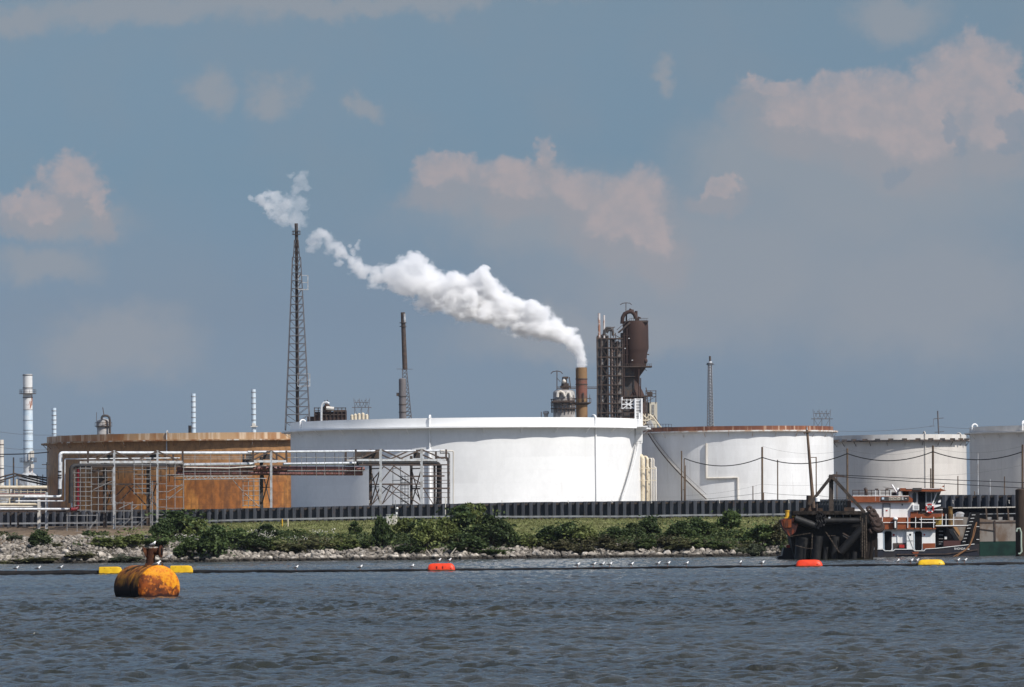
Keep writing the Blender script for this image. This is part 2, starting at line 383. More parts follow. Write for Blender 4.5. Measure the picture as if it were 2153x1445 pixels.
# ------------------------------------------------------------------ storage tanks
BASE = 6.55
def shell_mat(name, c, c2, c3, seam, lo3=.6, hi3=.74, plates=2.45, top=None, band=None, dirt=.5, rng=(.36, .66), mott=.03):
    """painted tank plate: courses and vertical plate seams, run-down streaks"""
    m = bpy.data.materials.new(name); m.use_nodes = True; nt = m.node_tree
    N, mth, vmt, sstep, mix, noi = nodes(nt); b = nt.nodes['Principled BSDF']; b.inputs['Roughness'].default_value = .5
    t = N('ShaderNodeTexCoord').outputs['Object']; s = N('ShaderNodeSeparateXYZ', i={0: t})
    ang_ = mth('ARCTAN2', s.outputs[1], s.outputs[0])
    uv = N('ShaderNodeCombineXYZ', i={0: mth('MULTIPLY', ang_, 30.0), 1: 0.0, 2: s.outputs[2]}).outputs[0]
    o = mix(sstep(noi(vmt('MULTIPLY', uv, (1, 1, .35)), .22, 5), *rng), c, c2)
    o = mix(mth('MULTIPLY', sstep(noi(vmt('MULTIPLY', uv, (1, 1, .07)), .9, 5, .6), lo3, hi3), dirt), o, c3)
    br = N('ShaderNodeTexBrick', i={'Color1': (1, 1, 1, 1), 'Color2': (.93, .93, .93, 1), 'Mortar': (seam, seam, seam, 1), 'Scale': 1.0, 'Mortar Size': .035, 'Brick Width': 9.0, 'Row Height': plates})
    uw = N('ShaderNodeCombineXYZ', i={0: mth('MULTIPLY', ang_, 30.0), 1: s.outputs[2], 2: 0.0}).outputs[0]
    nt.links.new(uw, br.inputs['Vector'])
    o = mix(1.0, o, br.outputs[0], 'MULTIPLY')
    if top: o = mix(sstep(mth('ADD', s.outputs[2], mth('MULTIPLY', noi(uv, .5, 4), .5)), band - 1.6, band + 1.8), o, top)
    k_ = sstep(noi(vmt('MULTIPLY', uv, (1, 1, .6)), 1.1, 7, .68), .36, .64, 1 - mott, 1 + mott * .6)
    o = mix(1.0, o, N('ShaderNodeCombineXYZ', i={0: k_, 1: k_, 2: k_}).outputs[0], 'MULTIPLY')
    nt.links.new(o, b.inputs['Base Color'])
    return m
def at_px(cx, cy, r, px, py):
    """point on a round shell that the photograph shows at (px, py)"""
    d = fwd * F + rt * (px - CX) - up * (py - CY); a = d.x ** 2 + d.y ** 2
    ox, oy = CAM.x - cx, CAM.y - cy; b_ = 2 * (d.x * ox + d.y * oy); c_ = ox * ox + oy * oy - r * r
    D = max(0.0, b_ * b_ - 4 * a * c_); t = (-b_ - math.sqrt(D)) / (2 * a)
    return CAM + d * t
def tank(name, label, pcx, Y, r, ptop, pgird, gw, mats, nsc, lipm=None, group='round storage tanks behind the sheet pile wall', under=None):
    cx = P(pcx, 1000, Y).x; zt = P(pcx, ptop, Y - r).z; zg = P(pcx, pgird, Y - r).z
    t = thing(name, label, 'storage tank', (cx, Y, BASE - .3), group)
    sh, gm, cap = mats
    MB().lathe([(r, BASE - .3), (r, zg - .12)], (cx, Y, 0), 160, cap=False).build('shell', sh, t)
    mb = MB(); mb.lathe([(r + .012, zg + .02), (r + .012, zt), (r - .06, zt), (r - .06, zg + .02)], (cx, Y, 0), 160, cap=False); mb.build('rim_band', cap, t)
    mb = MB()   # wind girder: straight plates between brackets
    n = nsc * 2; ro = []
    for k in range(n): ro.append(r + gw + (.0 if k % 2 == 0 else -.012))
    vs = []; fs = []
    for k in range(nsc):
        a = 2 * math.pi * k / nsc
        vs += [(cx + (r + gw) * math.cos(a), Y + (r + gw) * math.sin(a), z) for z in (zg - .10, zg + .02)]
        vs += [(cx + (r - .05) * math.cos(a), Y + (r - .05) * math.sin(a), z) for z in (zg - .10, zg + .02)]
        vs += [(cx + (r + gw) * math.cos(a), Y + (r + gw) * math.sin(a), zg - .24)]
    for k in range(nsc):
        p, q = k * 5, ((k + 1) % nsc) * 5
        fs += [(p + 1, q + 1, q + 3, p + 3), (p, p + 2, q + 2, q), (p + 1, p + 4, q + 4, q + 1)]
    mb.add(vs, fs); mb.build('wind_girder', gm, t, ang=25)
    for k in range(nsc):
        a = 2 * math.pi * k / nsc; ca, sa = math.cos(a), math.sin(a)
        if sa > .1: continue
        MB().bar((cx + (r + .02) * ca, Y + (r + .02) * sa, zg - 1.25), (cx + (r + gw * .8) * ca, Y + (r + gw * .8) * sa, zg - .14), .09).build('girder_bracket', under or gm, t)
    vs = []; n = 96
    mb = MB().lathe([(0.02, zg - .8), (r - .07, zg - .8)], (cx, Y, 0), n, cap=False); mb.build('floating_roof', DSTEEL, t)
    return t, cx, zt, zg
def foam_pipe(t, cx, Y, r, px, y0, y1, rad, m, goose=True, top=None):
    a = at_px(cx, Y, r + .25, px, y0); b = at_px(cx, Y, r + .25, px, y1); a.x = b.x; a.y = b.y
    mb = MB().rod(b, a, rad, 8)
    if goose:
        g = Vector((cx - a.x, Y - a.y, 0)).normalized(); 
        pts = [a + Vector((0, 0, -.02))] + [a + g * (.55 - .55 * math.cos(q)) + Vector((0, 0, .55 * math.sin(q))) for q in np.linspace(.2, 3.0, 8)]
        mb.tube(pts, rad * 1.35, 8)
    return mb.build('foam_pipe', m, t)

WSH = shell_mat('white_tank_shell', (.75, .75, .74), (.71, .71, .70), (.57, .55, .51), .95, .58, .78, dirt=.5)
WCAP = M('white_tank_rim', (.79, .79, .78), .5, c2=(.74, .74, .73), scale=.3, st=(1, 1, .3))
TANK, wx, wzt, wzg = tank('storage_tank', 'huge bright white tank, the largest, in front of the smoking chimney', 981, 1009, 33.85, 878.3, 897, 1.8, (WSH, WCAP, WCAP), 30)
WY, WR = 1009, 33.85
foam_pipe(TANK, wx, WY, WR, 903.5, 880, 943, .13, WHITE); foam_pipe(TANK, wx, WY, WR, 904, 943, 1062, .30, WHITE, goose=False)
foam_pipe(TANK, wx, WY, WR, 1254.5, 879, 1060, .13, WHITE); foam_pipe(TANK, wx, WY, WR, 631, 889, 900, .12, WHITE)
# spiral stair up the right flank
mb, tr = MB(), MB()
A0, A1 = at_px(wx, WY, WR, 1298, 1056), at_px(wx, WY, WR, 1333, 930)
a0 = math.atan2(A0.y - WY, A0.x - wx); a1 = math.atan2(A1.y - WY, A1.x - wx)
n = 46; inner, outer = [], []
for i in range(n + 1):
    f = i / n; a = a0 + (a1 - a0) * f; z = A0.z + (A1.z - A0.z) * f
    inner.append(Vector((wx + (WR + .12) * math.cos(a), WY + (WR + .12) * math.sin(a), z))); outer.append(Vector((wx + (WR + 1.0) * math.cos(a), WY + (WR + 1.0) * math.sin(a), z)))
    tr.bar(inner[-1], outer[-1], .26, .05)
for L in (inner, outer):
    for p, q in zip(L, L[1:]): mb.bar(p, q, .05, .24)
st0 = mb.build('stair', WHITE, TANK); mb = MB()
for i in range(0, n, 4): mb.rod(outer[i], outer[i] + Vector((0, 0, 1.05)), .03, 5)
for p, q in zip(outer, outer[1:]): mb.bar(p + Vector((0, 0, 1.05)), q + Vector((0, 0, 1.05)), .05)
mb.build('stair_rail', WHITE, st0); tr.build('stair_tread', OFFW, st0)
# landing tower and gantry at the stair head
Yg_ = 999.0; mb = MB()
for x in (1336, 1349.5):
    mb.bar(P(x, 932, Yg_), P(x, 838, Yg_), .30); mb.bar(P(x, 932, Yg_ + 1.4), P(x, 838, Yg_ + 1.4), .2)
for i in range(30):
    y = 932 - i * 3.2; mb.bar(P(1336, y, Yg_ + .2), P(1349.5, y, Yg_ + .2), .10, .13)
mb.bpx(1336, 915, 1350, 927, Yg_ - .2, .12); mb.bpx(1330, 900, 1336, 917, Yg_ - .15, .1); mb.bpx(1343, 868, 1347, 895, Yg_ - .1, .08)
mb.build('ladder_tower', WHITE, TANK)
mb = MB()
for y in (841, 849, 858): mb.bar(P(1307, y, Yg_ + .3), P(1347, y + .4, Yg_ + .3), .10)
for x in (1307.5, 1318, 1326, 1333, 1346): mb.bar(P(x, 839, Yg_ + .3), P(x, 860, Yg_ + .3), .12)
mb.bpx(1307, 848, 1333, 851.5, Yg_ + .25, .5); mb.bar(P(1309, 860, Yg_ + .3), P(1330, 843, Yg_ + .3), .14); mb.bar(P(1314, 845, Yg_ + .3), P(1332, 859, Yg_ + .3), .14)
mb.rod(P(1307.5, 842, Yg_), P(1307.5, 835, Yg_), .13); mb.build('gantry_rail', WHITE, TANK)
MB().bpx(1322, 895.6, 1362, 897.8, 994.5, 9).build('landing_platform', WHITE, TANK)

RSH = shell_mat('rusted_tank_shell', (.390, .160, .030), (.245, .085, .015), (.085, .034, .012), .74, .44, .62, plates=2.3, dirt=.55, rng=(.44, .56), mott=.32, top=(.27, .135, .048), band=10.5)
RCAP = shell_mat('rusted_tank_rim', (.40, .26, .14), (.27, .12, .04), (.58, .46, .33), .72, .47, .62, plates=5, dirt=.8)
RG = M('rusted_girder', (.36, .25, .15), .7, c2=(.20, .08, .03), scale=.5, c3=(.5, .46, .40), s3=.7, lo3=.55, hi3=.66)
t, rx, rzt, rzg = tank('storage_tank', 'rust covered orange brown tank behind the pipe rack', 441, 1105, 34.2, 909.7, 924, 1.3, (RSH, RG, RCAP), 40)
foam_pipe(t, rx, 1105, 34.2, 350.5, 912, 960, .12, LGREY)

OSH = shell_mat('grey_white_tank_shell', (.71, .71, .705), (.65, .645, .635), (.42, .38, .34), .93, .58, .76, dirt=.55)
OCAP = shell_mat('rust_streaked_rim', (.125, .040, .019), (.22, .080, .036), (.52, .38, .28), .8, .55, .66, plates=5, dirt=.8)
OG = M('tank_girder_white', (.62, .60, .57), .6, c2=(.42, .30, .22), scale=.8)
t, ox, ozt, ozg = tank('storage_tank', 'grey white tank with a rusty red rim, right of the huge white tank', 1549, 1042, 19.3, 895.8, 905, 1.0, (OSH, OG, OCAP), 26)
foam_pipe(t, ox, 1042, 19.3, 1697, 905, 897, .1, LGREY)
mb = MB(); pts = [at_px(ox, 1042, 19.55, x, y) for x, y in ((1485, 932), (1485, 1006))] + [at_px(ox, 1042, 19.55, x, 1006 - .2 * k) for k, x in enumerate(np.linspace(1487, 1551, 9))] + [at_px(ox, 1042, 19.55, 1551.5, 1049)]
mb.tube(pts, .21, 8); mb.build('drain_pipe', OFFW, t)
mb, tr = MB(), MB()
A0, A1 = at_px(ox, 1042, 19.3, 1488, 1050), at_px(ox, 1042, 19.3, 1371, 912)
a0 = math.atan2(A0.y - 1042, A0.x - ox); a1 = math.atan2(A1.y - 1042, A1.x - ox); n = 60; inn, out_ = [], []
for i in range(n + 1):
    f = i / n; a = a0 + (a1 - a0) * f; z = A0.z + (A1.z - A0.z) * f
    inn.append(Vector((ox + 19.4 * math.cos(a), 1042 + 19.4 * math.sin(a), z))); out_.append(Vector((ox + 20.2 * math.cos(a), 1042 + 20.2 * math.sin(a), z)))
    tr.bar(inn[-1], out_[-1], .24, .05)
for p, q in zip(out_, out_[1:]): mb.bar(p, q, .05, .22); mb.bar(p + Vector((0, 0, 1)), q + Vector((0, 0, 1)), .05)
st = mb.build('stair', BSTEEL, t); tr.build('stair_tread', OFFW, st)
mb = MB()
for x in np.linspace(1358, 1412, 10): p = at_px(ox, 1042, 20.4, x, 906); mb.rod(p, p + Vector((0, 0, 1.3)), .04, 5)
for a_, b_ in zip(np.linspace(1358, 1412, 10), np.linspace(1358, 1412, 10)[1:]):
    for h in (.7, 1.3): mb.bar(at_px(ox, 1042, 20.4, a_, 906) + Vector((0, 0, h)), at_px(ox, 1042, 20.4, b_, 906) + Vector((0, 0, h)), .06)
mb.build('walkway_rail', BSTEEL, t)

BSH = shell_mat('beige_white_tank_shell', (.56, .53, .49), (.52, .49, .455), (.38, .34, .30), .90, .56, .76, dirt=.5)
BCAP = shell_mat('beige_tank_rim', (.60, .58, .55), (.54, .51, .47), (.36, .30, .25), .9, .58, .74, plates=5)
BG = M('dark_girder', (.060, .045, .040), .7, c2=(.34, .31, .28), scale=.30, lo=.52, hi=.58)
t, bx, bzt, bzg = tank('storage_tank', 'beige tank behind the tug with dark blotches along its girder', 1893, 1146, 14.5, 913.5, 925, 1.05, (BSH, BG, BCAP), 24)
foam_pipe(t, bx, 1146, 14.5, 1947, 913, 1042, .09, OFFW); foam_pipe(t, bx, 1146, 14.5, 2021, 916, 925, .1, OFFW)
mb = MB(); mb2 = MB(); zb = bzg
for a in np.linspace(R(232), R(318), 28): mb2.bar((bx + 15.64 * math.cos(a), 1146 + 15.64 * math.sin(a), zb - .2), (bx + 15.64 * math.cos(a + R(2.9)), 1146 + 15.64 * math.sin(a + R(2.9)), zb - .2), .10, .30)
mb2.build('girder_skirt', DSTEEL, t)
for a in np.linspace(R(193), R(335), 14): q = Vector((bx + 15.5 * math.cos(a), 1146 + 15.5 * math.sin(a), zb + .1)); MB().bar(q - Vector((.55, 0, 0)), q + Vector((.55, 0, 0)), .4, .42).build('girder_block', DSTEEL, t)
t, lx, lzt, lzg = tank('storage_tank', 'dull white tank cut off by the right edge of the picture', 2240, 1057, 19.2, 893, 905, 1.1, (BSH, BCAP, BCAP), 26)
foam_pipe(t, lx, 1057, 19.2, 2044, 898, 905, .13, WHITE); foam_pipe(t, lx, 1057, 19.2, 2150, 892, 905, .15, WHITE)
foam_pipe(t, lx, 1057, 19.2, 2056, 952, 1042, .10, LGREY, goose=False)

# ------------------------------------------------------------------ cream risers between two tanks
t = thing('pipe_manifold', 'cluster of cream vertical pipes with bent tops beside the huge white tank', 'pipes', P(1360, 1075, 1003))
for x, y, r_, yy in ((1343, 968, .26, 0), (1352, 966, .40, .6), (1361, 966, .27, 1.2), (1366, 968, .17, 2), (1370, 967, .15, 1.5), (1374.5, 967, .14, 2.2), (1379, 985, .15, 2.6), (1364, 985, .16, .2)):
    a = P(x, y, 1003 + yy); b = P(x, 1080, 1003 + yy)
    pts = [b, a] + [a + Vector((-r_ * 1.6 + r_ * 1.6 * math.cos(q), .6 * math.sin(q / 2), r_ * 1.8 * math.sin(q))) for q in (.5, 1.0, 1.6, 2.2, 2.8)]
    MB().tube(pts, r_, 10).build('riser', CREAM if r_ > .15 else OFFW, t)
mb = MB()
for y in (985, 1010): mb.bar(P(1339, y, 1002.6), P(1380, y, 1002.6), .12)
mb.build('support', CREAM, t)

# ------------------------------------------------------------------ sheet pile wall
WXY = [(-170, 934), (-86, 931), (-50, 921), (0, 919), (52, 914), (61, 885), (66, 806), (110, 790)]
def wall_y(x): return lerp(x, [a for a, b in WXY], [b for a, b in WXY])
def wall_top(x): return lerp(x, [-90, -54, 2, 48, 78], [8.95, 8.98, 9.62, 9.55, 9.15])
pts = []; 
for (x0, y0), (x1, y1) in zip(WXY, WXY[1:]):
    L = math.hypot(x1 - x0, y1 - y0); nseg = max(1, round(L / 1.38))
    for k in range(nseg):
        dx, dy = (x1 - x0) / L, (y1 - y0) / L
        nxn, nyn = dy, -dx
        for s_, d_ in ((.0, .0), (.30, .0), (.42, .85), (.88, .85)):
            q = (k + s_) * L / nseg; pts.append((x0 + dx * q - nxn * d_ * 1, y0 + dy * q - nyn * d_ * 1))
mb = MB(); vs = []; fs = []
for i, (x, y) in enumerate(pts): vs += [(x, y, 5.2), (x, y, wall_top(x) + .07 * mnoise.noise(Vector((i // 4 * 1.7, 3, 1))))]
for i in range(len(pts) - 1): fs.append((2 * i, 2 * i + 2, 2 * i + 3, 2 * i + 1))
mb.add(vs, fs)
PILE = M('dark_sheet_pile', (.062, .068, .082), .6, spec=.3, c2=(.036, .039, .048), scale=.5, st=(1, 1, .3), c3=(.075, .050, .040), s3=.9, lo3=.60, hi3=.75, st3=(1, 1, .3))
t = thing('sheet_pile_wall', 'long dark corrugated steel wall along the top of the bank', 'wall', (0, 919, 5.2))
mb.build('pile_sheets', PILE, t, ang=10)
mb = MB()
for (x0, y0), (x1, y1) in zip(WXY, WXY[1:]):
    mb.bar((x0, y0 + .75, wall_top(x0) - .35), (x1, y1 + .75, wall_top(x1) - .35), .25, .3)
mb.build('waling_beam', DSTEEL, t)
# guard rail in front of it
WT = t
for px in (776, 938, 1055, 1194, 1286, 1369, 1512, 1658, 1765, 2003, 2121):
    q = P(px, 1052, wall_y((px - CX) / (F / wall_y((px - CX) / 11.9))) - .25); mb = MB(); mb.tube([q + Vector((-.05, 0, 0)), q + Vector((.10, 0, -.12)), q + Vector((-.02, 0, -.28)), q + Vector((.10, 0, -.40)), q + Vector((.05, 0, -.52))], .055, 5); mb.build('cable_hook', OFFW, WT)
t = thing('guard_rail', 'grey metal crash barrier running below the dark wall', 'barrier', (0, 913, 6.5))
mb = MB(); xr = np.arange(-96, 50.1, 5.6); gr = M('barrier_steel', (.30, .31, .32), .5, .1, c2=(.22, .22, .225), scale=.8)
RY = lambda x: wall_y(x) - 4.2
for x0, x1 in zip(xr, xr[1:]):
    z0, z1 = (max(gz(x, RY(x)), 6.0) + .62 for x in (x0, x1))
    mb.bar((x0, RY(x0), z0), (x1, RY(x1), z1), .07, .30)
mb.build('rail', gr, t)
for x in xr:
    z = gz(x, RY(x)); MB().bar((x, RY(x) + .12, z - .2), (x, RY(x) + .12, max(z, 6.0) + .80), .28, .2).build('post', DWOOD, t)

# ------------------------------------------------------------------ pipe rack
def RKY(x): return 905 + (x - 240) * .0555
def back(p): return p + Vector((-1.9, 4.0, 0))
def rp(x, y, b=0.0):
    p = P(x, y, RKY(x)); return p + Vector((-1.9 * b, 4.0 * b, 0))
RACK = thing('pipe_rack', 'long steel pipe bridge on lattice towers in front of the tanks', 'pipe rack', (-40, 920, 3.5))
def leg(x, ytop, ybot, b, w_, m, foot=None):
    a = rp(x, ytop, b); c = rp(x, ybot, b)
    if foot: c.z = gz(c.x, c.y) - .3
    MB().bar(a, c, w_).build('leg', m, RACK)
LG, DK = LGREY, DSTEEL
leg(240, 947, 1130, 0, .36, LG, 1); leg(331, 947, 1098, 0, .33, LG, 1); leg(240, 960, 1130, 1, .6, DK, 1); leg(331, 960, 1100, 1, .6, DK, 1)
leg(570, 948, 1075, 0, .40, LG, 1); leg(570, 960, 1075, 1, .62, DK, 1)
leg(800, 944, 1070, 0, .46, LG, 1); leg(886, 944, 1070, 0, .46, LG, 1); leg(800, 958, 1070, 1, .55, BSTEEL, 1); leg(886, 958, 1070, 1, .5, DK, 1)
leg(920, 976, 1070, .3, .42, DK, 1); leg(934, 976, 1070, .5, .95, DK, 1)
def truss(x0, x1, peaks, ys, m=BSTEEL, chord=LGREY):
    """top deck: short posts, sloping braces to the leg heads, main girders front and back"""
    top, gird, low = ys
    mb = MB()
    for b in (0, 1): mb.bar(rp(x0, gird, b), rp(x1, gird, b), .26, .38)
    mb.build('girder', chord, RACK)
    mb = MB()
    for b in (0, 1): mb.bar(rp(x0 + 6, low, b), rp(x1 + 6, low, b), .22, .22)
    for x in np.linspace(x0, x1, 9): mb.bar(rp(x, low, 0), rp(x, low, 1), .2)
    mb.build('lower_beam', BSTEEL if m is BSTEEL else chord, RACK)
    mb = MB()
    for b in (0, 1):
        for x in (x0, x1): mb.bar(rp(x, top, b), rp(x, gird + 2, b), .34)
    mb.build('end_post', m, RACK)
    mb = MB()
    for p in peaks: mb.bpx(p - 17, top + 7, p - 1, gird - 4, RKY(p) + 1.8, .25)
    mb.build('gusset_panel', DSTEEL, RACK)
    mb = MB()
    for b in (0, 1):
        for p in peaks:
            for s_ in (-1, 1):
                e = p + s_ * min(46, (p - x0) if s_ < 0 else (x1 - p)); mb.bar(rp(p, top, b), rp(e, gird - 2, b), .22)
    for p in peaks: mb.bar(rp(p, top + 2, 0), rp(p, top + 2, 1), .3); mb.bar(rp(p, gird, 0), rp(p, gird, 1), .34)
    mb.build('truss_brace', m, RACK)
truss(185, 384, (240, 331), (949, 971.5, 981))
truss(532, 602, (570,), (948, 970, 980)); truss(748, 938, (800, 886), (945, 967.5, 977.5))
mb = MB()
def br(x0, y0, b0, x1, y1, b1, w_=.16): mb.bar(rp(x0, y0, b0), rp(x1, y1, b1), w_)
for a, y0, y1 in ((240, 1012, 1070), (331, 1012, 1070), (570, 985, 1064), (800, 985, 1062), (886, 985, 1062)):   # cross bracing in each bent
    if a != 240: mb.build('bracing', BSTEEL, RACK); mb = MB()
    br(a, y0, 0, a, y1, 1); br(a, y1, 0, a, y0, 1); br(a, y0, 0, a, y0, 1, .2)
    ym = (y0 + y1) / 2; br(a, ym, 0, a, ym, 1, .14)
mb.build('bracing', BSTEEL, RACK)
mb = MB()
for b in (0, 1):
    br(240, 1018, b, 331, 1018, b, .24); br(286, 1018, b, 245, 1062, b); br(286, 1018, b, 327, 1062, b); br(244, 1072, b, 331, 1072, b, .12)
mb.build('bracing', BSTEEL, RACK); mb = MB()
for b in (0, 1):
    br(800, 1018, b, 886, 1018, b, .22); br(828, 980, b, 802, 1012, b); br(828, 980, b, 884, 1016, b); br(822, 1020, b, 804, 1060, b); br(822, 1020, b, 884, 1062, b); br(842, 1018, b, 804, 1060, b, .12)
    br(886, 1001, b, 934, 1001, b, .26); br(886, 1027, b, 945, 1027, b, .28)
    br(892, 1030, b, 912, 1062, b, .12)
for y in (986, 994, 1010, 1017, 1036, 1046): br(890, y, 0, 946, y, 0, .1)
mb.build('bracing', BSTEEL, RACK)
mb = MB()     # walkway lattice between the towers
for b in (0, 1):
    br(385, 1001, b, 530, 1001, b, .14); br(385, 1008, b, 560, 1006, b, .14)
for k, x in enumerate(np.arange(388, 522, 9)): br(x, 1001 + 7 * (k % 2), 0, x + 9, 1008 - 7 * (k % 2), 0, .09)
for x in (410, 443, 482, 505): br(x, 955, 0, x, 1008, 0, .09)
for y in (961, 965, 983, 991): br(385, y, 0, 532, y, 0, .08)
for y, e in ((962, 760), (990, 770)): br(604, y, 0, e, y, 0, .10)
for x in (634, 665, 682, 712, 720, 745, 762): br(x, 958, 0, x + 1, 1006 - (x % 7), 0, .08)
mb.build('walkway', GALV, RACK)
for y, x0, x1 in ((986, 190, 386), (992, 196, 300), (1003, 196, 236), (1000, 300, 384)): MB().bar(rp(x0, y, .6), rp(x1, y, .6), .16).build('hanger', DSTEEL, RACK)
for x in (202, 262, 276, 296, 318, 352, 370): MB().bar(rp(x, 979, .7), rp(x, 1000 + x % 17, .7), .12).build('hanger', DSTEEL, RACK)
for x in np.arange(392, 530, 17): MB().bar(rp(x, 978, .4), rp(x, 1000, .4), .09).build('hanger', DSTEEL, RACK)
for x in np.arange(612, 772, 20): MB().bar(rp(x, 952, .4), rp(x + 1, 998, .4), .08).build('hanger', DSTEEL, RACK)
MB().bpx(205, 1000, 226, 1022, RKY(215) + 4.6, .4).build('hanger', DSTEEL, RACK)
mb = MB(); mb.bpx(748, 948, 800, 966, RKY(770) + 3.6, .3); mb.bpx(517, 955, 534, 972, RKY(530) + 3.4, .3); mb.build('cable_tray', DK, RACK)

def pipe(name, pts, r, m, label, rad=None, n=10, cat='pipe'):
    """pipe along (px, py, back) points with rounded bends"""
    q = [rp(*p) for p in pts]; rad = rad or r * 2.5; out = [q[0]]
    for a, b, c in zip(q, q[1:], q[2:]):
        u = (a - b); v = (c - b); d = min(rad, u.length * .45, v.length * .45); u.normalize(); v.normalize()
        for k in range(5):
            f = k / 4; out.append(b + u * d * (1 - f) ** 2 + v * d * f ** 2)
    out.append(q[-1]); mb = MB().tube(out, r, n)
    return solo(mb, name, m, label, cat, group='pipes carried by the pipe rack')
pipe('process_pipe', [(60, 1044, .5), (138, 1044, .5), (138, 952, .5), (530, 951, .5), (536, 951, .5)], .20, SILVER, 'white pipe rising from the low trestle then running along the top of the rack')
pipe('process_pipe', [(129, 1040, .2), (129.5, 952, .2), (536, 952, .5)], .26, SILVER, 'thick silver pipe with dark collars, outermost riser at the left end of the rack')
pipe('process_pipe', [(530, 950, .45), (744, 948.5, .45), (944, 947, .5)], .19, SILVER, 'white pipe along the rack top in front of the huge white tank')
pipe('process_pipe', [(40, 1053.5, .4), (144, 1053.5, .4), (144, 965, .4), (384, 963, .3)], .10, SILVER, 'thin silver pipe bent up beside the red riser')
pipe('process_pipe', [(149, 1058, .05), (150.5, 979, .05), (384, 978.3, .05)], .36, DKPIPE, 'dark grey insulated pipe under the rack girder')
pipe('process_pipe', [(150, 1071, .1), (166, 1071, .1), (166.5, 979, .1), (186, 979, .1)], .33, REDP, 'dark red riser bent over below the rack girder')
pipe('process_pipe', [(-30, 1070, .5), (161, 1070.5, .5), (161.5, 980, .5), (190, 978.5, .5)], .20, SILVER, 'silver riser next to the dark red one')
pipe('process_pipe', [(386, 977, .3), (528, 975.5, .3), (540, 975.5, .3)], .25, SILVER, 'bright silver pipe between the two left towers')
pipe('process_pipe', [(602, 976, .3), (745, 974, .3), (756, 974, .3)], .25, SILVER, 'bright silver pipe crossing the shaded side of the white tank')
pipe('process_pipe', [(384, 986, .5), (532, 984, .5), (610, 985, .5), (775, 986, .5)], .42, PINK, 'faded red pipe, uppermost of the red pair under the walkway')
pipe('process_pipe', [(384, 995, .6), (532, 994, .6), (610, 994.5, .6), (774, 995, .6)], .40, PINK, 'faded red pipe, lower of the red pair under the walkway')
pipe('process_pipe', [(384, 983, 0), (480, 984.5, 0), (560, 979, 0)], .09, OFFW, 'thin sagging white hose pipe across the rusty tank')
pipe('process_pipe', [(752, 973.6, .06), (905, 973, .06), (926, 974, .06), (930, 1068, .5)], .30, DKPIPE, 'dark pipe turned down at the right end of the rack')
pipe('process_pipe', [(934, 947, .4), (962, 948, .4), (962, 1066, .4)], .12, OFFW, 'thin white loop dropping furthest out at the right end of the rack')
pipe('process_pipe', [(930, 952, .2), (949, 952, .2), (949, 1066, .2)], .17, GALV, 'grey loop dropping close to the last rack tower')
pipe('process_pipe', [(930, 962, .6), (955, 962, .6), (955.5, 1066, .6)], .17, BSTEEL, 'brown loop dropping between the grey and the white loop')
mb = MB()
for y in (990, 998, 1003): mb.add(*(lambda g: (g.v, g.f))(MB().rod(rp(129.3, y, .2), rp(129.3, y + 3, .2), .34, 10)))
mb.add(*(lambda g: (g.v, g.f))(MB().rod(rp(129.3, 1028, .2), rp(129.3, 1040, .2), .33, 10)))
tag(mb.build('pipe_collar', DKPIPE), 'dark lagging collars on the outermost silver riser', 'pipe lagging')

# scaffolds
def scaffold(label, x0, x1, y0, y1, Y, lifts, bays, ladder=None, dia=()):
    t = thing('scaffold', label, 'scaffold', P((x0 + x1) / 2, y1, Y), 'tube scaffolds around the pipe rack')
    mb = MB(); xsn = np.linspace(x0, x1, bays + 1)
    for d in (0, 1.4):
        for x in xsn: mb.rod(P(x, y0 - 4, Y + d), P(x, y1, Y + d), .065, 5)
    mb.build('standard', GALV, t)
    mb = MB(); yl = np.linspace(y0, y1 - 3, lifts)
    for y in yl:
        for d in (0, 1.4): mb.rod(P(x0 - 2, y, Y + d), P(x1 + 2, y, Y + d), .065, 5)
        for x in xsn: mb.rod(P(x, y, Y - .2), P(x, y, Y + 1.6), .05, 5)
    for xa, ya, xb, yb in dia: mb.rod(P(xa, ya, Y - .1), P(xb, yb, Y - .1), .07, 5)
    mb.build('ledger', GALV, t)
    if ladder:
        mb = MB()
        for x in (ladder[0] - 2, ladder[0] + 2): mb.rod(P(x, ladder[1], Y - .3), P(x, ladder[2], Y - .3), .05, 5)
        for y in np.arange(ladder[1], ladder[2], 4.2): mb.rod(P(ladder[0] - 2, y, Y - .3), P(ladder[0] + 2, y, Y - .3), .035, 4)
        mb.build('ladder', GALV, t)
    return t
scaffold('tall scaffold around the dark red riser', 157, 192, 985, 1076, 901, 10, 3)
scaffold('broad scaffold base with long diagonal braces on the stones', 141, 204, 1084, 1138, 900, 4, 3, dia=((157, 1140, 203, 1095), (176, 1130, 203, 1092)))
scaffold('narrow scaffold hanging between the first two rack legs', 282, 316, 968, 1040, 903, 8, 2)
scaffold('scaffold with a caged ladder standing beside the dark bush', 276, 320, 1062, 1117, 903, 3, 2, ladder=(319, 1012, 1118), dia=((277, 1072, 288, 1064), (282, 1112, 308, 1088)))
scaffold('scaffold tower on the rusty tank side, right of the second rack leg', 350, 386, 975, 1072, 911, 5, 2, dia=((352, 1035, 384, 1018), (354, 1050, 384, 1026)))
scaffold('dark scaffold in front of the rusty tank beside the middle rack tower', 511, 545, 1012, 1066, 921, 6, 3, dia=((490, 1010, 511, 1034), (515, 1038, 545, 1066)))
scaffold('wide scaffold between the dark red riser and the first rack leg', 192, 236, 990, 1078, 904, 7, 3, dia=((196, 1030, 236, 1012),))
scaffold('low scaffold under the first rack bay with leaning tubes', 243, 278, 1058, 1128, 902, 5, 2, dia=((244, 1118, 276, 1090), (250, 1070, 276, 1058)))
scaffold('slim scaffold at the third rack leg above the dark bush', 332, 350, 985, 1086, 906, 7, 1)
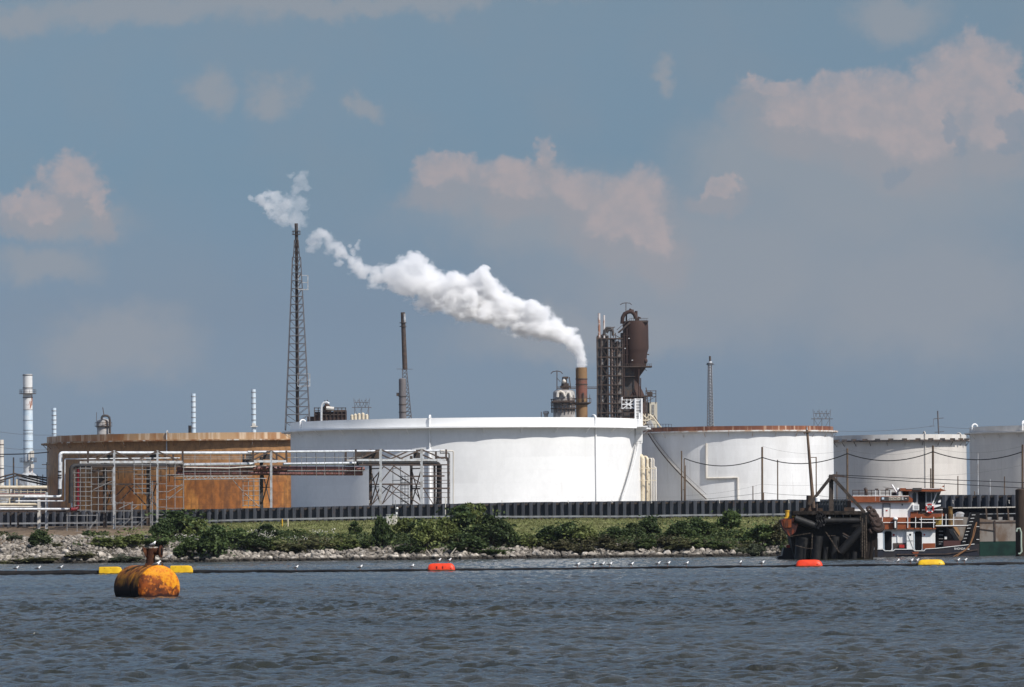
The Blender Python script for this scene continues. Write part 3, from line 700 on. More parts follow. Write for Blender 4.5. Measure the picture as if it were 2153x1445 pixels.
scaffold('thin scaffold behind the last lattice tower', 826, 842, 985, 1064, 946, 4, 1)
scaffold('stair scaffold inside the last lattice tower', 845, 858, 1002, 1064, 946, 10, 2)

# low pipe trestle at the left
T_ = thing('pipe_trestle', 'low trestle of posts and beams carrying cream pipes at the left edge', 'pipe rack', P(40, 1140, 913))
for x, w_, m_ in ((82, .5, OFFW), (98, .42, LGREY)):
    a = P(x, 1035 if x > 90 else 1050, 911); b = P(x, 1140, 911); b.z = gz(b.x, b.y) - .3; MB().bar(a, b, w_).build('leg', m_, T_)
    a = P(x - 60, 1060, 916); b = P(x - 60, 1120, 916); b.z = gz(b.x, b.y) - .3; MB().bar(a, b, .3).build('leg', DSTEEL, T_)
mb = MB()
mb.bar(P(-30, 1076, 911), P(168, 1076, 911), .22, .22); mb.bar(P(-30, 1074, 915), P(168, 1074, 915), .22, .22)
for x in np.arange(-20, 170, 20): mb.bar(P(x, 1075, 910.6), P(x, 1075, 915.4), .18)
mb.bar(P(80, 1050, 911), P(98, 1050, 911), .3); mb.bpx(79, 1046, 95, 1056, 912, 1.5); mb.build('beam', BSTEEL, T_)
mb = MB()
for x in (20, 40): mb.bar(P(x, 1028, 913), P(x, 1062, 913), .22); 
for x in (20, 35.5): mb.bar(P(x, 1008, 914), P(x, 1024, 914), .25)
for y in (1034, 1040, 1052): mb.bar(P(-30, y, 914.6), P(97, y, 914.6), .12)
for x in np.arange(2, 96, 14): mb.bar(P(x, 1030, 914), P(x, 1048, 914), .09)
mb.build('upright', CREAM, T_)
def tpipe(y, r, m, Y, label, x1=99):
    mb = MB().tube([P(-40, y, Y), P(x1, y, Y)], r, 10); solo(mb, 'trestle_pipe', m, label, 'pipe', group='pipes on the low trestle')
tpipe(1025, .30, CREAM, 912.5, 'thick cream pipe, topmost on the low trestle')
tpipe(1043, .26, OFFW, 913, 'off white pipe in the middle of the low trestle')
tpipe(1061, .26, CREAM, 912.4, 'yellowish cream pipe above the red one on the low trestle', 80)
tpipe(1039, .12, PINK, 914, 'thin reddish pipe just above the off white one on the low trestle')
tpipe(1066, .14, OFFW, 911.6, 'thin pale pipe lowest but one on the low trestle', 88)

# ------------------------------------------------------------------ plant behind the tanks
def stack(name, label, x, ytop, Y, r, m, rings=(), plats=(), r2=None, cat='chimney', base=6.0, group=None, capm=None):
    p = P(x, ytop, Y); t = thing(name, label, cat, (p.x, Y, base), group); h = p.z
    r2 = r2 or r
    MB().lathe([(r2, base), (r2, base + (h - base) * .4), (r, base + (h - base) * .7), (r, h), (r * .84, h), (r * .84, h - 2)], (p.x, Y, 0), 20).build('shaft', m, t)
    mb = MB()
    for y in rings: z = P(x, y, Y).z; mb.lathe([(r + .02, z - .09), (r + .10, z - .09), (r + .10, z + .09), (r + .02, z + .09)], (p.x, Y, 0), 20, cap=False)
    if len(rings): mb.build('ring', capm or DSTEEL, t)
    for y in plats:
        z = P(x, y, Y).z; mb = MB(); mb.lathe([(r, z), (r + 1.0, z), (r + 1.0, z + .14), (r, z + .14)], (p.x, Y, 0), 16, cap=False)
        for k in range(10):
            a = k * .628; q = Vector((p.x + (r + .95) * math.cos(a), Y + (r + .95) * math.sin(a), z)); mb.bar(q, q + Vector((0, 0, 1.1)), .07)
        for zz in (.55, 1.1): mb.lathe([(r + .92, z + zz - .03), (r + .98, z + zz - .03), (r + .98, z + zz + .03), (r + .92, z + zz + .03)], (p.x, Y, 0), 16, cap=False)
        mb.build('platform', BSTEEL, t)
    return t, p
Y1 = 1400
t, p = stack('chimney', 'white chimney with rust patches and two platforms at the far left', 58, 787, Y1, 1.28, STACKW, (789, 816, 836), (828.5, 972), group=None)
z0, z1 = P(58, 862, Y1).z, P(58, 975, Y1).z
MB().lathe([(1.32, z1), (1.32, z0)], (P(58, 787, Y1).x, Y1, 0), 20, cap=False).build('jacket', BLUEW, t)
mb = MB()
for y in (862, 884, 905, 911, 927, 943): z = P(58, y, Y1).z; mb.lathe([(1.33, z - .07), (1.38, z - .07), (1.38, z + .07), (1.33, z + .07)], (p.x, Y1, 0), 20, cap=False)
mb.build('jacket_band', GALV, t)
mb = MB(); mb.bpx(64, 948, 71, 962, Y1 - 1.8, 1); mb.bpx(65, 976, 71, 984, Y1 - 1.8, 1); mb.bar(P(61.5, 952, Y1 - 1.5), P(61.5, 968, Y1 - 1.5), .4); mb.build('access_box', OFFW, t)
mb = MB()
for s_ in (-1, 1): mb.bar(P(60 + s_ * 4, 995, Y1 - 1), P(60 + s_ * 15, 1012, Y1 - 1), .7)
mb.lathe([(3.4, 6), (3.0, P(60, 1004, Y1).z), (1.4, P(60, 994, Y1).z)], (p.x, Y1, 0), 8); mb.build('base_duct', LGREY, t)
def blue_stack(label, x, ytop, Y, r, nb, ybot, **k):
    t, p = stack('vent_stack', label, x, ytop, Y, r, BLUEW, np.linspace(ytop + 6, ybot, nb), (), group='pale blue banded vent stacks behind the rusty tank', capm=GALV, cat='chimney')
    return t, p
blue_stack('short pale blue banded stack beside the left edge of the rusty tank', 113.5, 858, 1450, .62, 6, 912)
t, p = blue_stack('pale blue banded stack with a small dark vent at its foot', 406.5, 828, 1450, .62, 7, 900)
MB().lathe([(.4, 6), (.4, P(399, 896, 1450).z), (.5, P(399, 895, 1450).z)], (P(399, 896, 1450).x, 1450, 0), 10).build('side_vent', DSTEEL, t)
t, p = blue_stack('pale blue banded stack closest to the tall lattice flare', 533, 819, 1450, .62, 7, 895)
mb = MB(); mb.bpx(527, 896, 541, 898, 1449, 1.5); mb.bpx(530, 890, 537, 896, 1449, 1.2); mb.build('platform', OFFW, t)
stack('vent_stack', 'slim pale stack cut by the left edge of the picture', 2.5, 925, 1350, .65, OFFW, (935, 960, 985), (), cat='chimney')

# column with pipework behind the rusty tank
t = thing('distillation_column', 'squat grey column with a looped dark pipe on top behind the rusty tank', 'column', P(217, 1080, 1450))
c = P(217.5, 880, 1450); MB().lathe([(1.8, 6), (1.8, P(217, 886, 1450).z), (1.5, P(217, 883, 1450).z), (.3, P(217, 880, 1450).z)], (c.x, 1450, 0), 20).build('shell', MUD, t)
mb = MB(); z = P(217, 897, 1450).z; mb.lathe([(1.8, z), (2.4, z), (2.4, z + .15), (1.8, z + .15)], (c.x, 1450, 0), 16, cap=False); mb.lathe([(2.3, z + 1), (2.4, z + 1), (2.4, z + 1.12), (2.3, z + 1.12)], (c.x, 1450, 0), 16, cap=False)
for k in range(8): a = k * .785; mb.bar((c.x + 2.35 * math.cos(a), 1450 + 2.35 * math.sin(a), z), (c.x + 2.35 * math.cos(a), 1450 + 2.35 * math.sin(a), z + 1.1), .08)
mb.bar(P(203, 867, 1449), P(203, 900, 1449), .12); mb.bar(P(216, 857, 1449), P(219, 876, 1449), .2)
mb.build('platform', BSTEEL, t)
MB().tube([P(x, y, 1448) for x, y in ((214, 882), (214, 878), (216, 875), (221, 874), (226, 874.5), (230, 878), (231, 885), (231, 912))], .32, 8).build('overhead_pipe', DSTEEL, t)

# lattice towers
def lattice(mb, cx, y_of, Y, ytop, ybot, wt, wb, n, th, dia=True):
    """four-legged tapered lattice between two photo heights; widths in pixels"""
    s_ = Y / F; ct = P(cx[0], ytop, Y); cb = P(cx[1], ybot, Y)
    def c4(f):
        c = cb + (ct - cb) * f; h = (wb + (wt - wb) * f) * s_ / 2
        return [c + Vector((sx * h, sy * h, 0)) for sx, sy in ((-1, -1), (1, -1), (1, 1), (-1, 1))]
    fs_ = [1 - (1 - i / n) ** 1.0 for i in range(n + 1)]
    R_ = [c4(f) for f in fs_]
    for k in range(4): mb.bar(R_[0][k], R_[-1][k], th * 1.5)
    for i in range(n):
        for k in range(4):
            a, b, c, d = R_[i][k], R_[i][(k + 1) % 4], R_[i + 1][k], R_[i + 1][(k + 1) % 4]
            mb.bar(c, d, th)
            if dia:
                m_ = (a + b) / 2; mb.bar(c, m_, th); mb.bar(d, m_, th)
YT = 1370; GRYT = M('hazed_grey_steel', (.095, .100, .112), .6, c2=(.12, .11, .11), scale=.5)  # bluish cast of distance haze is put into the steel colour
t = thing('flare_tower', 'tallest slender lattice flare tower behind the tanks', 'flare tower', P(626, 1090, YT))
mb = MB(); lattice(mb, (623.5, 626), None, YT, 541, 905, 17, 52, 22, .125); mb.build('lattice_frame', GRYT, t)
mb = MB(); mb.rod(P(624, 505, YT), P(626.5, 905, YT), .34, 8); mb.rod(P(621.5, 510, YT), P(623.5, 905, YT), .2, 6); mb.build('riser', BSTEEL, t)
mb = MB(); mb.rod(P(622.8, 470, YT), P(623.6, 506, YT), .46, 10)
lattice(mb, (623, 623.5), None, YT, 505, 541, 8, 13, 3, .10); mb.build('flare_tip', DSTEEL, t)
c = P(623, 494, YT); mb = MB(); 
for zz in (0, .9): mb.lathe([(.5, c.z + zz), (1.1, c.z + zz), (1.1, c.z + zz + .14), (.5, c.z + zz + .14)], (c.x, YT, 0), 12, cap=False)
for k in range(8): mb.bar((c.x + 1.05 * math.cos(k * .785), YT + 1.05 * math.sin(k * .785), c.z), (c.x + 1.05 * math.cos(k * .785), YT + 1.05 * math.sin(k * .785), c.z + 1), .1)
mb.build('tip_platform', DSTEEL, t)
for (xa, ya, xb, yb) in ((627, 579, 648, 609), (626, 786, 652, 812)):
    mb = MB()
    for y in (ya, ya + (yb - ya) * .5, yb): mb.bar(P(xa, y, YT - 1), P(xb, y + .4, YT - 1), .16)
    mb.bar(P(xb - .6, ya, YT - 1), P(xb - .6, yb, YT - 1), .22); mb.bar(P(xa, ya, YT - 1), P(xa, yb, YT - 1), .16); mb.bpx(xa, yb - 1, xb, yb + .8, YT - 1.6, 1.4)
    mb.build('rest_platform', LGREY, t)
YF = 1480
t = thing('flare_stack', 'slim brown flare stack on a grey drum left of the smoke plume', 'flare stack', P(851, 1090, YF))
MB().rod(P(847, 657, YF), P(851.5, 778, YF), .62, 10, .75).build('flare_pipe', BSTEEL, t)
mb = MB().rod(P(847.6, 660, YF), P(848.2, 678, YF), .3, 8); mb.v = [(v[0] + .35, v[1] - .6, v[2]) for v in mb.v]; mb.build('pilot_pipe', LGREY, t)
mb = MB(); c = P(847.5, 682, YF)
for z in (-.7, .3): mb.lathe([(.6, c.z + z), (1.0, c.z + z), (1.0, c.z + z + .2), (.6, c.z + z + .2)], (c.x, YF, 0), 10, cap=False)
mb.build('collar', DSTEEL, t)
mb = MB(); lattice(mb, (850.5, 857), None, YF, 777, 890, 9, 18, 14, .15)
mb.bar(P(834, 776, YF), P(868, 776.5, YF), .12); mb.build('lattice_frame', GRYT, t)
c = P(846, 800, YF - 1.6); MB().lathe([(1.02, 6), (1.02, P(846, 798, YF).z), (.7, P(846, 796, YF).z)], (c.x, YF - 1.6, 0), 18).build('drum', M('grey_drum', (.13, .12, .125), .5, c2=(.17, .155, .15), scale=.4, st=(1, 1, .3)), t)
mb = MB()
for y in (835, 852, 868): z = P(846, y, YF).z; mb.lathe([(1.02, z), (1.15, z), (1.15, z + .2), (1.02, z + .2)], (c.x, YF - 1.6, 0), 16, cap=False)
mb.bpx(833.5, 826, 839, 833, YF - 2, 1); mb.build('drum_ring', DSTEEL, t)

YG = 1700
t = thing('vent_mast', 'grey and silver lattice mast standing alone behind the rusty rimmed tank', 'mast', P(1495, 1090, YG))
MB().rod(P(1493, 760, YG), P(1496, 900, YG), .62, 8, .8).build('silver_column', SILVER, t)
MB().rod(P(1492.7, 749, YG), P(1493, 762, YG), .34, 8).build('tip', DSTEEL, t)
mb = MB(); lattice(mb, (1492.5, 1493.5), None, YG, 768, 900, 7.5, 13, 22, .12)
c = P(1493, 766, YG); mb.lathe([(.6, c.z), (1.1, c.z), (1.1, c.z + .4), (.6, c.z + .4)], (c.x, YG, 0), 10); mb.bar(P(1485, 767, YG), P(1502, 767, YG), .2); mb.build('lattice_frame', GRYT, t)

# transmission towers and poles far behind
YP = 1900
def pylon(label, x0, x1, ytop, yarm, ybot, Y, m):
    t = thing('transmission_tower', label, 'pylon', P((x0 + x1) / 2, 1100, Y)); mb = MB(); w_ = x1 - x0
    for d in (0, 3):
        L, Rr = x0 + w_ * .14, x1 - w_ * .14
        mb.bar(P(x0, yarm, Y + d), P(x1, yarm, Y + d), .28)
        mb.bar(P(L, yarm - (yarm - ytop) * .55, Y + d), P(Rr, yarm - (yarm - ytop) * .55, Y + d), .22)
        for x in (L, (L + Rr) / 2 - w_ * .08, (L + Rr) / 2 + w_ * .18, Rr): mb.bar(P(x, yarm, Y + d), P(x + (-1 if x < (L + Rr) / 2 else 1) * w_ * .05, ytop, Y + d), .16)
        for k in range(4):
            xa = L + (Rr - L) * k / 4; xb = L + (Rr - L) * (k + 1) / 4
            mb.bar(P(xa, yarm, Y + d), P(xb, ytop + 3, Y + d), .14); mb.bar(P(xb, yarm, Y + d), P(xa, ytop + 3, Y + d), .14)
        for x in (L, (L + Rr) / 2, Rr): mb.bar(P(x, yarm, Y + d), P(x, ybot, Y + d), .22)
        mb.bar(P(L, yarm, Y + d), P((L + Rr) / 2, ybot, Y + d), .14); mb.bar(P(Rr, yarm, Y + d), P((L + Rr) / 2, ybot, Y + d), .14); mb.bar(P(L, ybot, Y + d), P((L + Rr) / 2, yarm, Y + d), .14)
    mb.build('lattice_frame', m, t)
pylon('brown transmission tower head showing above cream vessels, behind the huge white tank', 740, 781, 838, 857, 900, YP, GRYT)
pylon('grey transmission tower head above the rusty rimmed tank', 1705, 1751, 861, 881, 910, YP, GRYT)
t = thing('cream_vessel', 'row of cream vessels below the transmission tower head', 'vessels', P(755, 1090, 1600)); mb = MB()
for x, yt in ((740, 874), (747, 872), (755, 871), (763, 870), (771, 873)): c = P(x, yt, 1600); mb.lathe([(.5, 6), (.5, c.z), (.2, c.z + .3)], (c.x, 1600, 0), 10)
mb.build('drum', CREAM, t)
t = thing('power_pole', 'lone power pole with cross arms behind the beige tank', 'utility pole', P(1972, 1090, 1700)); mb = MB()
mb.rod(P(1971.5, 864, 1700), P(1974, 920, 1700), .26, 6); mb.build('shaft', GRYT, t); mb = MB()
mb.bar(P(1963, 881, 1700), P(1984, 879, 1700), .22); mb.bar(P(1965, 909, 1700), P(1985, 908, 1700), .22); mb.bar(P(1963, 881, 1700), P(1962, 895, 1700), .12); mb.bar(P(1956, 896, 1700), P(1965, 896, 1700), .16)
mb.build('cross_arm', GRYT, t)

# small process block left of the flare stack
YB = 1500
t = thing('process_unit', 'low brown process block with a silver bent pipe between the flare towers', 'plant building', P(690, 1090, YB))
mb = MB(); mb.bpx(661, 866, 727, 905, YB, 10); mb.bpx(646, 876, 662, 905, YB + 1, 6); mb.build('structure', SILO, t)
mb = MB()
for y in (858, 864, 872): mb.bar(P(660, y, YB - .3), P(727, y, YB - .3), .22)
for x in np.linspace(661, 727, 9): mb.bar(P(x, 857, YB - .3), P(x, 890, YB - .3), .22)
mb.bpx(701, 862, 727, 866, YB - .4, 9); mb.build('railing', BSTEEL, t)
MB().tube([P(x, y, YB - 1) for x, y in ((675.5, 895), (675.5, 858), (677, 851), (681, 847), (687, 846), (692, 849))], .34, 8).build('bent_pipe', SILVER, t)
mb = MB(); mb.rod(P(686, 858, YB - .8), P(702, 860, YB - .8), .55, 8); mb.build('exchanger', OFFW, t)
mb = MB(); c = P(687, 856, YB); mb.lathe([(1.2, c.z - 6), (1.2, c.z), (.4, c.z + 1)], (c.x, YB + 2, 0), 12); mb.bar(P(683, 842, YB), P(684, 850, YB), .25); mb.bar(P(688, 841, YB), P(689, 850, YB), .25)
mb.build('head_vessel', SILO, t)

# smoking chimney
YC = 1400
t = thing('smoking_chimney', 'tan and red banded chimney giving off the white plume', 'chimney', P(1223.5, 1090, YC))
c = P(1222.3, 772, YC); zz = lambda y: P(1222.5, y, YC).z; rc = 1.53
MB().lathe([(rc, 6), (rc, zz(838))], (c.x, YC, 0), 28, cap=False).build('lower_shaft', CHB, t)
MB().lathe([(rc, zz(838)), (rc, zz(797))], (c.x, YC, 0), 28, cap=False).build('red_band', CHR, t)
MB().lathe([(rc, zz(797)), (rc, zz(773)), (rc * .86, zz(773)), (rc * .86, zz(785))], (c.x, YC, 0), 28, cap=False).build('upper_shaft', CHB, t)
mb = MB()
for y in (797, 808.5): mb.lathe([(rc, zz(y) - .1), (rc + .12, zz(y) - .1), (rc + .12, zz(y) + .1), (rc, zz(y) + .1)], (c.x, YC, 0), 28, cap=False)
mb.build('ring', BSTEEL, t)
mb = MB(); z = zz(848); mb.lathe([(rc, z - .5), (rc + 1.0, z), (rc + 1.0, z + .2), (rc, z + .2)], (c.x, YC, 0), 20, cap=False)
for k in range(12): a = k * .5236; q = Vector((c.x + (rc + .95) * math.cos(a), YC + (rc + .95) * math.sin(a), z)); mb.bar(q, q + Vector((0, 0, 1.3 + (k % 3) * .5)), .12)
mb.lathe([(rc + .9, z + 1.2), (rc + 1, z + 1.2), (rc + 1, z + 1.32), (rc + .9, z + 1.32)], (c.x, YC, 0), 20, cap=False)
mb.bpx(1225, 826, 1228, 845, YC - 1.8, .3); mb.build('platform', BSTEEL, t)

# grey vessel left of it
YV = 1415
t = thing('regenerator_vessel', 'grey domed vessel with platforms left of the smoking chimney', 'vessel', P(1186, 1090, YV))
c = P(1186, 830, YV); zv = lambda y: P(1186, y, YV).z; rv = 3.0
MB().lathe([(rv, 6), (rv, zv(826)), (rv * .93, zv(823)), (rv * .75, zv(820.5)), (rv * .4, zv(819))], (c.x, YV, 0), 28).build('shell', MUD, t)
mb = MB()
for y in (848, 860): z = zv(y); mb.lathe([(rv, z), (rv + .7, z), (rv + .7, z + .2), (rv, z + .2)], (c.x, YV, 0), 24, cap=False); mb.lathe([(rv + .6, z + 1), (rv + .7, z + 1), (rv + .7, z + 1.14), (rv + .6, z + 1.14)], (c.x, YV, 0), 24, cap=False)
for k in range(22): a = k * .2856; mb.bar((c.x + (rv + .4) * math.cos(a), YV + (rv + .4) * math.sin(a), zv(868)), (c.x + (rv + .4) * math.cos(a), YV + (rv + .4) * math.sin(a), zv(838 + (k * 5) % 9)), .2)
mb.bpx(1161, 842, 1207, 846, YV - 4, .3); mb.build('platform', BSTEEL, t)
mb = MB(); mb.bpx(1182, 806, 1196, 820, YV - 1, 2.5); mb.bpx(1178, 811, 1200, 815, YV - 1.5, 3); mb.bpx(1184, 792, 1195, 796, YV - 1, 2); mb.bar(P(1183, 793, YV), P(1180, 818, YV), .25); mb.bar(P(1197, 793, YV), P(1200, 818, YV), .25); mb.bar(P(1190, 793, YV), P(1190, 812, YV), .5)
for y in (814, 817): mb.bar(P(1170, y, YV - 1.6), P(1255, y, YV - 1.6), .2)
mb.build('head_frame', BSTEEL, t)
mb = MB(); mb.ball(P(1186, 802, YV - 1.8), .55); mb.tube([P(x, y, YV - 3.2) for x, y in ((1172, 835), (1173, 826), (1178, 823), (1184, 826), (1188, 834))], .4, 8); mb.tube([P(x, y, YV - 3.2) for x, y in ((1188, 832), (1192, 824), (1197, 825), (1200, 835))], .35, 8); mb.build('white_duct', OFFW, t)
t = thing('davit_crane', 'small davit with a T shaped top left of the smoking chimney', 'davit', P(1171, 1090, YV - 1)); mb = MB()
mb.bar(P(1171, 781, YV - 1), P(1171, 820, YV - 1), .24); mb.tube([P(x, y, YV - 1) for x, y in ((1158, 786), (1162, 782), (1171, 780), (1179, 782), (1183, 786))], .11, 6); mb.bar(P(1171, 795, YV - 1), P(1178, 803, YV - 1), .14); mb.build('mast', BSTEEL, t)
t = thing('vent_hood', 'small pale mushroom vent on a pipe left of the grey vessel', 'vent', P(1148, 1090, YV)); c = P(1148, 866, YV)
mb = MB(); mb.lathe([(.55, 6), (.55, P(1148, 872, YV).z), (.85, P(1148, 869, YV).z), (.7, P(1148, 865, YV).z), (.2, P(1148, 864, YV).z)], (c.x, YV, 0), 14); mb.build('hood', LGREY, t)
mb = MB(); mb.bar(P(1138, 866, YV), P(1138, 885, YV), .2); mb.build('side_pipe', DSTEEL, t)

# column block with scaffold stair tower
YS = 1440
t = thing('fractionator_block', 'dark cluster of columns and open stair tower beside the brown silo', 'columns', P(1283, 1090, YS))
mb = MB()
for x, r_, yt, dy in ((1262, 1.0, 708, 2), (1271, 1.1, 706, 2.5), (1287, .7, 716, 1), (1299, .8, 722, 2)): c = P(x, yt, YS); mb.lathe([(r_, 6), (r_, c.z), (r_ * .5, c.z + .6)], (c.x, YS + dy, 0), 16)
mb.build('column', CLAD, t)
mb = MB(); mb.bpx(1255, 709, 1263, 890, YS - .2, 3); mb.build('cladding_panel', CLAD, t)
mb = MB(); ys_ = list(np.arange(712, 892, 19.5))
for d in (0, 4):
    for x in (1255.5, 1264, 1278, 1286, 1298, 1309): mb.bar(P(x, 706 + (x > 1280) * 10, YS - .6 + d), P(x, 892, YS - .6 + d), .26)
    for y in ys_: mb.bar(P(1255, y, YS - .6 + d), P(1310, y, YS - .6 + d), .28)
    for i, (a, b) in enumerate(zip(ys_, ys_[1:])):
        for xa, xb in ((1279, 1297), (1298, 1309), (1264, 1278)):
            if (i + xa) % 2: mb.bar(P(xa, a, YS - .6 + d), P(xb, b, YS - .6 + d), .15)
            else: mb.bar(P(xb, a, YS - .6 + d), P(xa, b, YS - .6 + d), .15)
        mb.bar(P(1280, a + 8, YS - .6 + d), P(1309, a + 8, YS - .6 + d), .1); mb.bar(P(1280, a + 13, YS - .6 + d), P(1309, a + 13, YS - .6 + d), .1)
for y in ys_: mb.bpx(1278, y, 1310, y + 1, YS - .8, 4.4)
mb.build('stair_tower', BSTEEL, t)
mb = MB()
for x, y0, y1, r_ in ((1266, 755, 767, .4), (1267, 790, 800, .28), (1267, 832, 846, .36), (1276, 777, 785, .2), (1294, 760, 870, .10), (1305, 770, 880, .10), (1278.5, 706, 770, .16)): mb = MB().rod(P(x, y0, YS + .4), P(x, y1, YS + .4), r_, 7); mb.build('bright_pipe', MUD, t)
MB().rod(P(1286.5, 735, YS - .3), P(1286.5, 880, YS - .3), .34, 8).build('downcomer', M('brown_white_pipe', (.15, .105, .09), .6, c2=(.34, .30, .27), scale=.5, lo=.5, hi=.62), t)
mb = MB()
for pts in (((1270, 705), (1271, 695), (1276, 690), (1284, 690), (1288, 696), (1289, 706)), ((1275, 700), (1279, 694), (1285, 694))): mb.tube([P(x, y, YS) for x, y in pts], .4, 8)
for x, y in ((1283, 690), (1289, 688), (1294, 700), (1301, 712), (1292, 712)): mb.bar(P(x, y, YS), P(x + 1, y + 22, YS), .22)
mb.bar(P(1278, 690, YS), P(1293, 688, YS), .2); mb.bar(P(1288, 702, YS), P(1306, 712, YS), .2); mb.build('overhead_pipe', DSTEEL, t)
for x, yt, r_ in ((1259.5, 659, .34), (1270, 663, .26)):
    mb = MB().rod(P(x, yt, YS), P(x + .3, 712, YS), r_, 8); mb.build('vent_pipe', M('rusty_white_vent', (.52, .48, .46), .6, c2=(.30, .15, .10), scale=.55, lo=.45, hi=.6), t)

# brown silo reactor
YR_ = 1480
t = thing('reactor_silo', 'big dark brown rusted silo narrowing to a cone above the white tank', 'silo', P(1338, 1090, YR_))
s_ = F / YR_; zs = lambda y: P(1336, y, YR_).z
def px_c(x): return P(x, 740, YR_).x
profs = [(676, 1336, 26.5), (682, 1336.5, 27), (690, 1336.7, 27), (733, 1337, 27), (738, 1336.5, 26), (744, 1336, 24.5), (770, 1335.5, 23), (776, 1335, 21.5), (792, 1330, 14.5), (812, 1330, 14.5), (822, 1332, 18), (836, 1334, 22), (905, 1334, 22)]
n = 36; vs = []; fs = []
for y, x, r_ in profs:
    for k in range(n): a = 2 * math.pi * k / n; vs.append((px_c(x) + r_ / s_ * math.cos(a), YR_ + r_ / s_ * math.sin(a), zs(y)))
for i in range(len(profs) - 1):
    for k in range(n): fs.append(((i + 1) * n + k, (i + 1) * n + (k + 1) % n, i * n + (k + 1) % n, i * n + k))
fs.append(tuple(range(n)))
MB().add(vs, fs).build('shell', SILO, t)
mb = MB(); mb.bpx(1306, 700, 1315, 880, YR_ - .5, 5); mb.bpx(1311, 772, 1334, 880, YR_ - 2.5, 4); mb.build('support_frame', DSTEEL, t)
mb = MB()
for q in ((1322, 674, 1363, 678, YR_ - 3, 6.5), (1311, 769.5, 1371, 772, YR_ - 4.2, 8), (1311, 791, 1336, 792.5, YR_ - 4.2, 3), (1308, 832, 1362, 834.5, YR_ - 4, 8)): MB().bpx(*q).build('platform', BSTEEL, t)
mb.bar(P(1325, 678, YR_ - 3.2), P(1300, 700, YR_ - 3.2), .3, .5); mb.bar(P(1322, 672, YR_ - 3.2), P(1297, 694, YR_ - 3.2), .15); mb.bar(P(1322, 680, YR_ - 3.4), P(1305, 697, YR_ - 3.4), .3)
for x in np.arange(1313, 1372, 4): mb.bar(P(x, 765, YR_ - 4.2), P(x, 770, YR_ - 4.2), .1)
mb.bar(P(1311, 765.5, YR_ - 4.2), P(1371, 765.5, YR_ - 4.2), .1)
for x in np.arange(1324, 1364, 4): mb.bar(P(x, 669, YR_ - 3), P(x, 675, YR_ - 3), .1)
mb.bar(P(1324, 669.5, YR_ - 3), P(1363, 669.5, YR_ - 3), .1); mb.bar(P(1360, 745, YR_ - 1), P(1365, 746, YR_ - 1), .3); mb.bar(P(1350, 772, YR_ - 3), P(1360, 780, YR_ - 3), .12); mb.bar(P(1358, 815, YR_), P(1362, 833, YR_), .25)
for y in range(838, 880, 10): mb.bar(P(1310, y, YR_ - 4), P(1362, y, YR_ - 4), .2)
for x in (1340, 1348, 1355, 1361): mb.bar(P(x, 835, YR_ - 4), P(x, 885, YR_ - 4), .25)
mb.build('railing', BSTEEL, t)
mb = MB(); mb.ball(P(1357, 759, YR_ - 1.5), .65, .65, .8)
mb.tube([P(x, y, YR_ - 1) for x, y in ((1308, 681), (1309, 668), (1313, 660), (1321, 656), (1328, 656), (1334, 661), (1337, 670))], .55, 9); mb.tube([P(x, y, YR_) for x, y in ((1322, 657), (1326, 650), (1330, 652), (1331, 660))], .35, 8)
mb.rod(P(1337.5, 654, YR_), P(1338, 676, YR_), .4, 8); mb.tube([P(x, y, YR_) for x, y in ((1342, 674), (1343, 667), (1347, 670))], .3, 7); mb.rod(P(1317, 660, YR_), P(1317, 680, YR_), .25, 6)
for x, y0, y1 in ((1312, 700, 860), (1318, 690, 765), (1343, 776, 835), (1347, 795, 835)): mb.rod(P(x, y0, YR_ - 3.9), P(x, y1, YR_ - 3.9), .16, 6)
for y in (705, 724, 745): mb.bpx(1308, y, 1322, y + .8, YR_ - 4, 3)
mb.build('overhead_duct', SILO, t)
mb = MB(); mb.bar(P(1316, 637, YR_), P(1316, 674, YR_), .2); mb.tube([P(x, y, YR_) for x, y in ((1304, 641), (1309, 638), (1316, 637), (1324, 637.5), (1328, 641))], .1, 6); mb.build('davit', BSTEEL, t)
mb = MB()
for x, y in ((1321, 711), (1313, 732), (1328, 757)): mb.bpx(x, y, x + 3, y + 1.1, YR_ - 3.8, .4)
mb.build('lamp', WHITE, t)
t = thing('beige_block', 'beige building with a ribbed front behind the right end of the white tank', 'plant building', P(1375, 1090, 1500))
MB().bpx(1366, 846, 1382, 900, 1500, 5).build('wall', BEIGE, t); MB().bpx(1358, 846, 1366, 900, 1500.6, 4).build('side_wall', CLAD, t)
mb = MB()
for y in range(851, 872, 3): mb.bpx(1371, y, 1376, y + 1.4, 1499.8, .1)
mb.build('louvre', LGREY, t)
mb = MB()
for d in (0, 4):
    for x in (1358, 1368, 1379): mb.bar(P(x, 821, 1500 + d), P(x, 848, 1500 + d), .2)
    for y in (822, 828, 834): mb.bar(P(1357, y, 1500 + d), P(1380, y, 1500 + d), .16)
mb.bar(P(1358, 846, 1500), P(1379, 834, 1500), .14); mb.bpx(1361, 824, 1372, 834, 1501, 3); mb.build('roof_frame', BSTEEL, t)
t = thing('conveyor_frame', 'yellowish pipework and sloping duct above the rusty tank rim', 'pipework', P(1367, 1090, 1200)); mb = MB()
for pts in (((1352, 873), (1360, 880), (1364, 872), (1368, 876)), ((1350, 885), (1362, 884), (1372, 880)), ((1353, 893), (1366, 890)), ((1366, 872), (1375, 880), (1384, 892), (1390, 900))): mb.tube([P(x, y, 1200) for x, y in pts], .2, 6)
for x in (1352, 1357, 1363): mb.bar(P(x, 870, 1200), P(x, 900, 1200), .18)
mb.build('pipework', CREAM, t)
mb = MB(); mb.bar(P(1364, 886, 1199), P(1372, 903, 1199), 1.3, 1.1); mb.build('duct', LGREY, t)
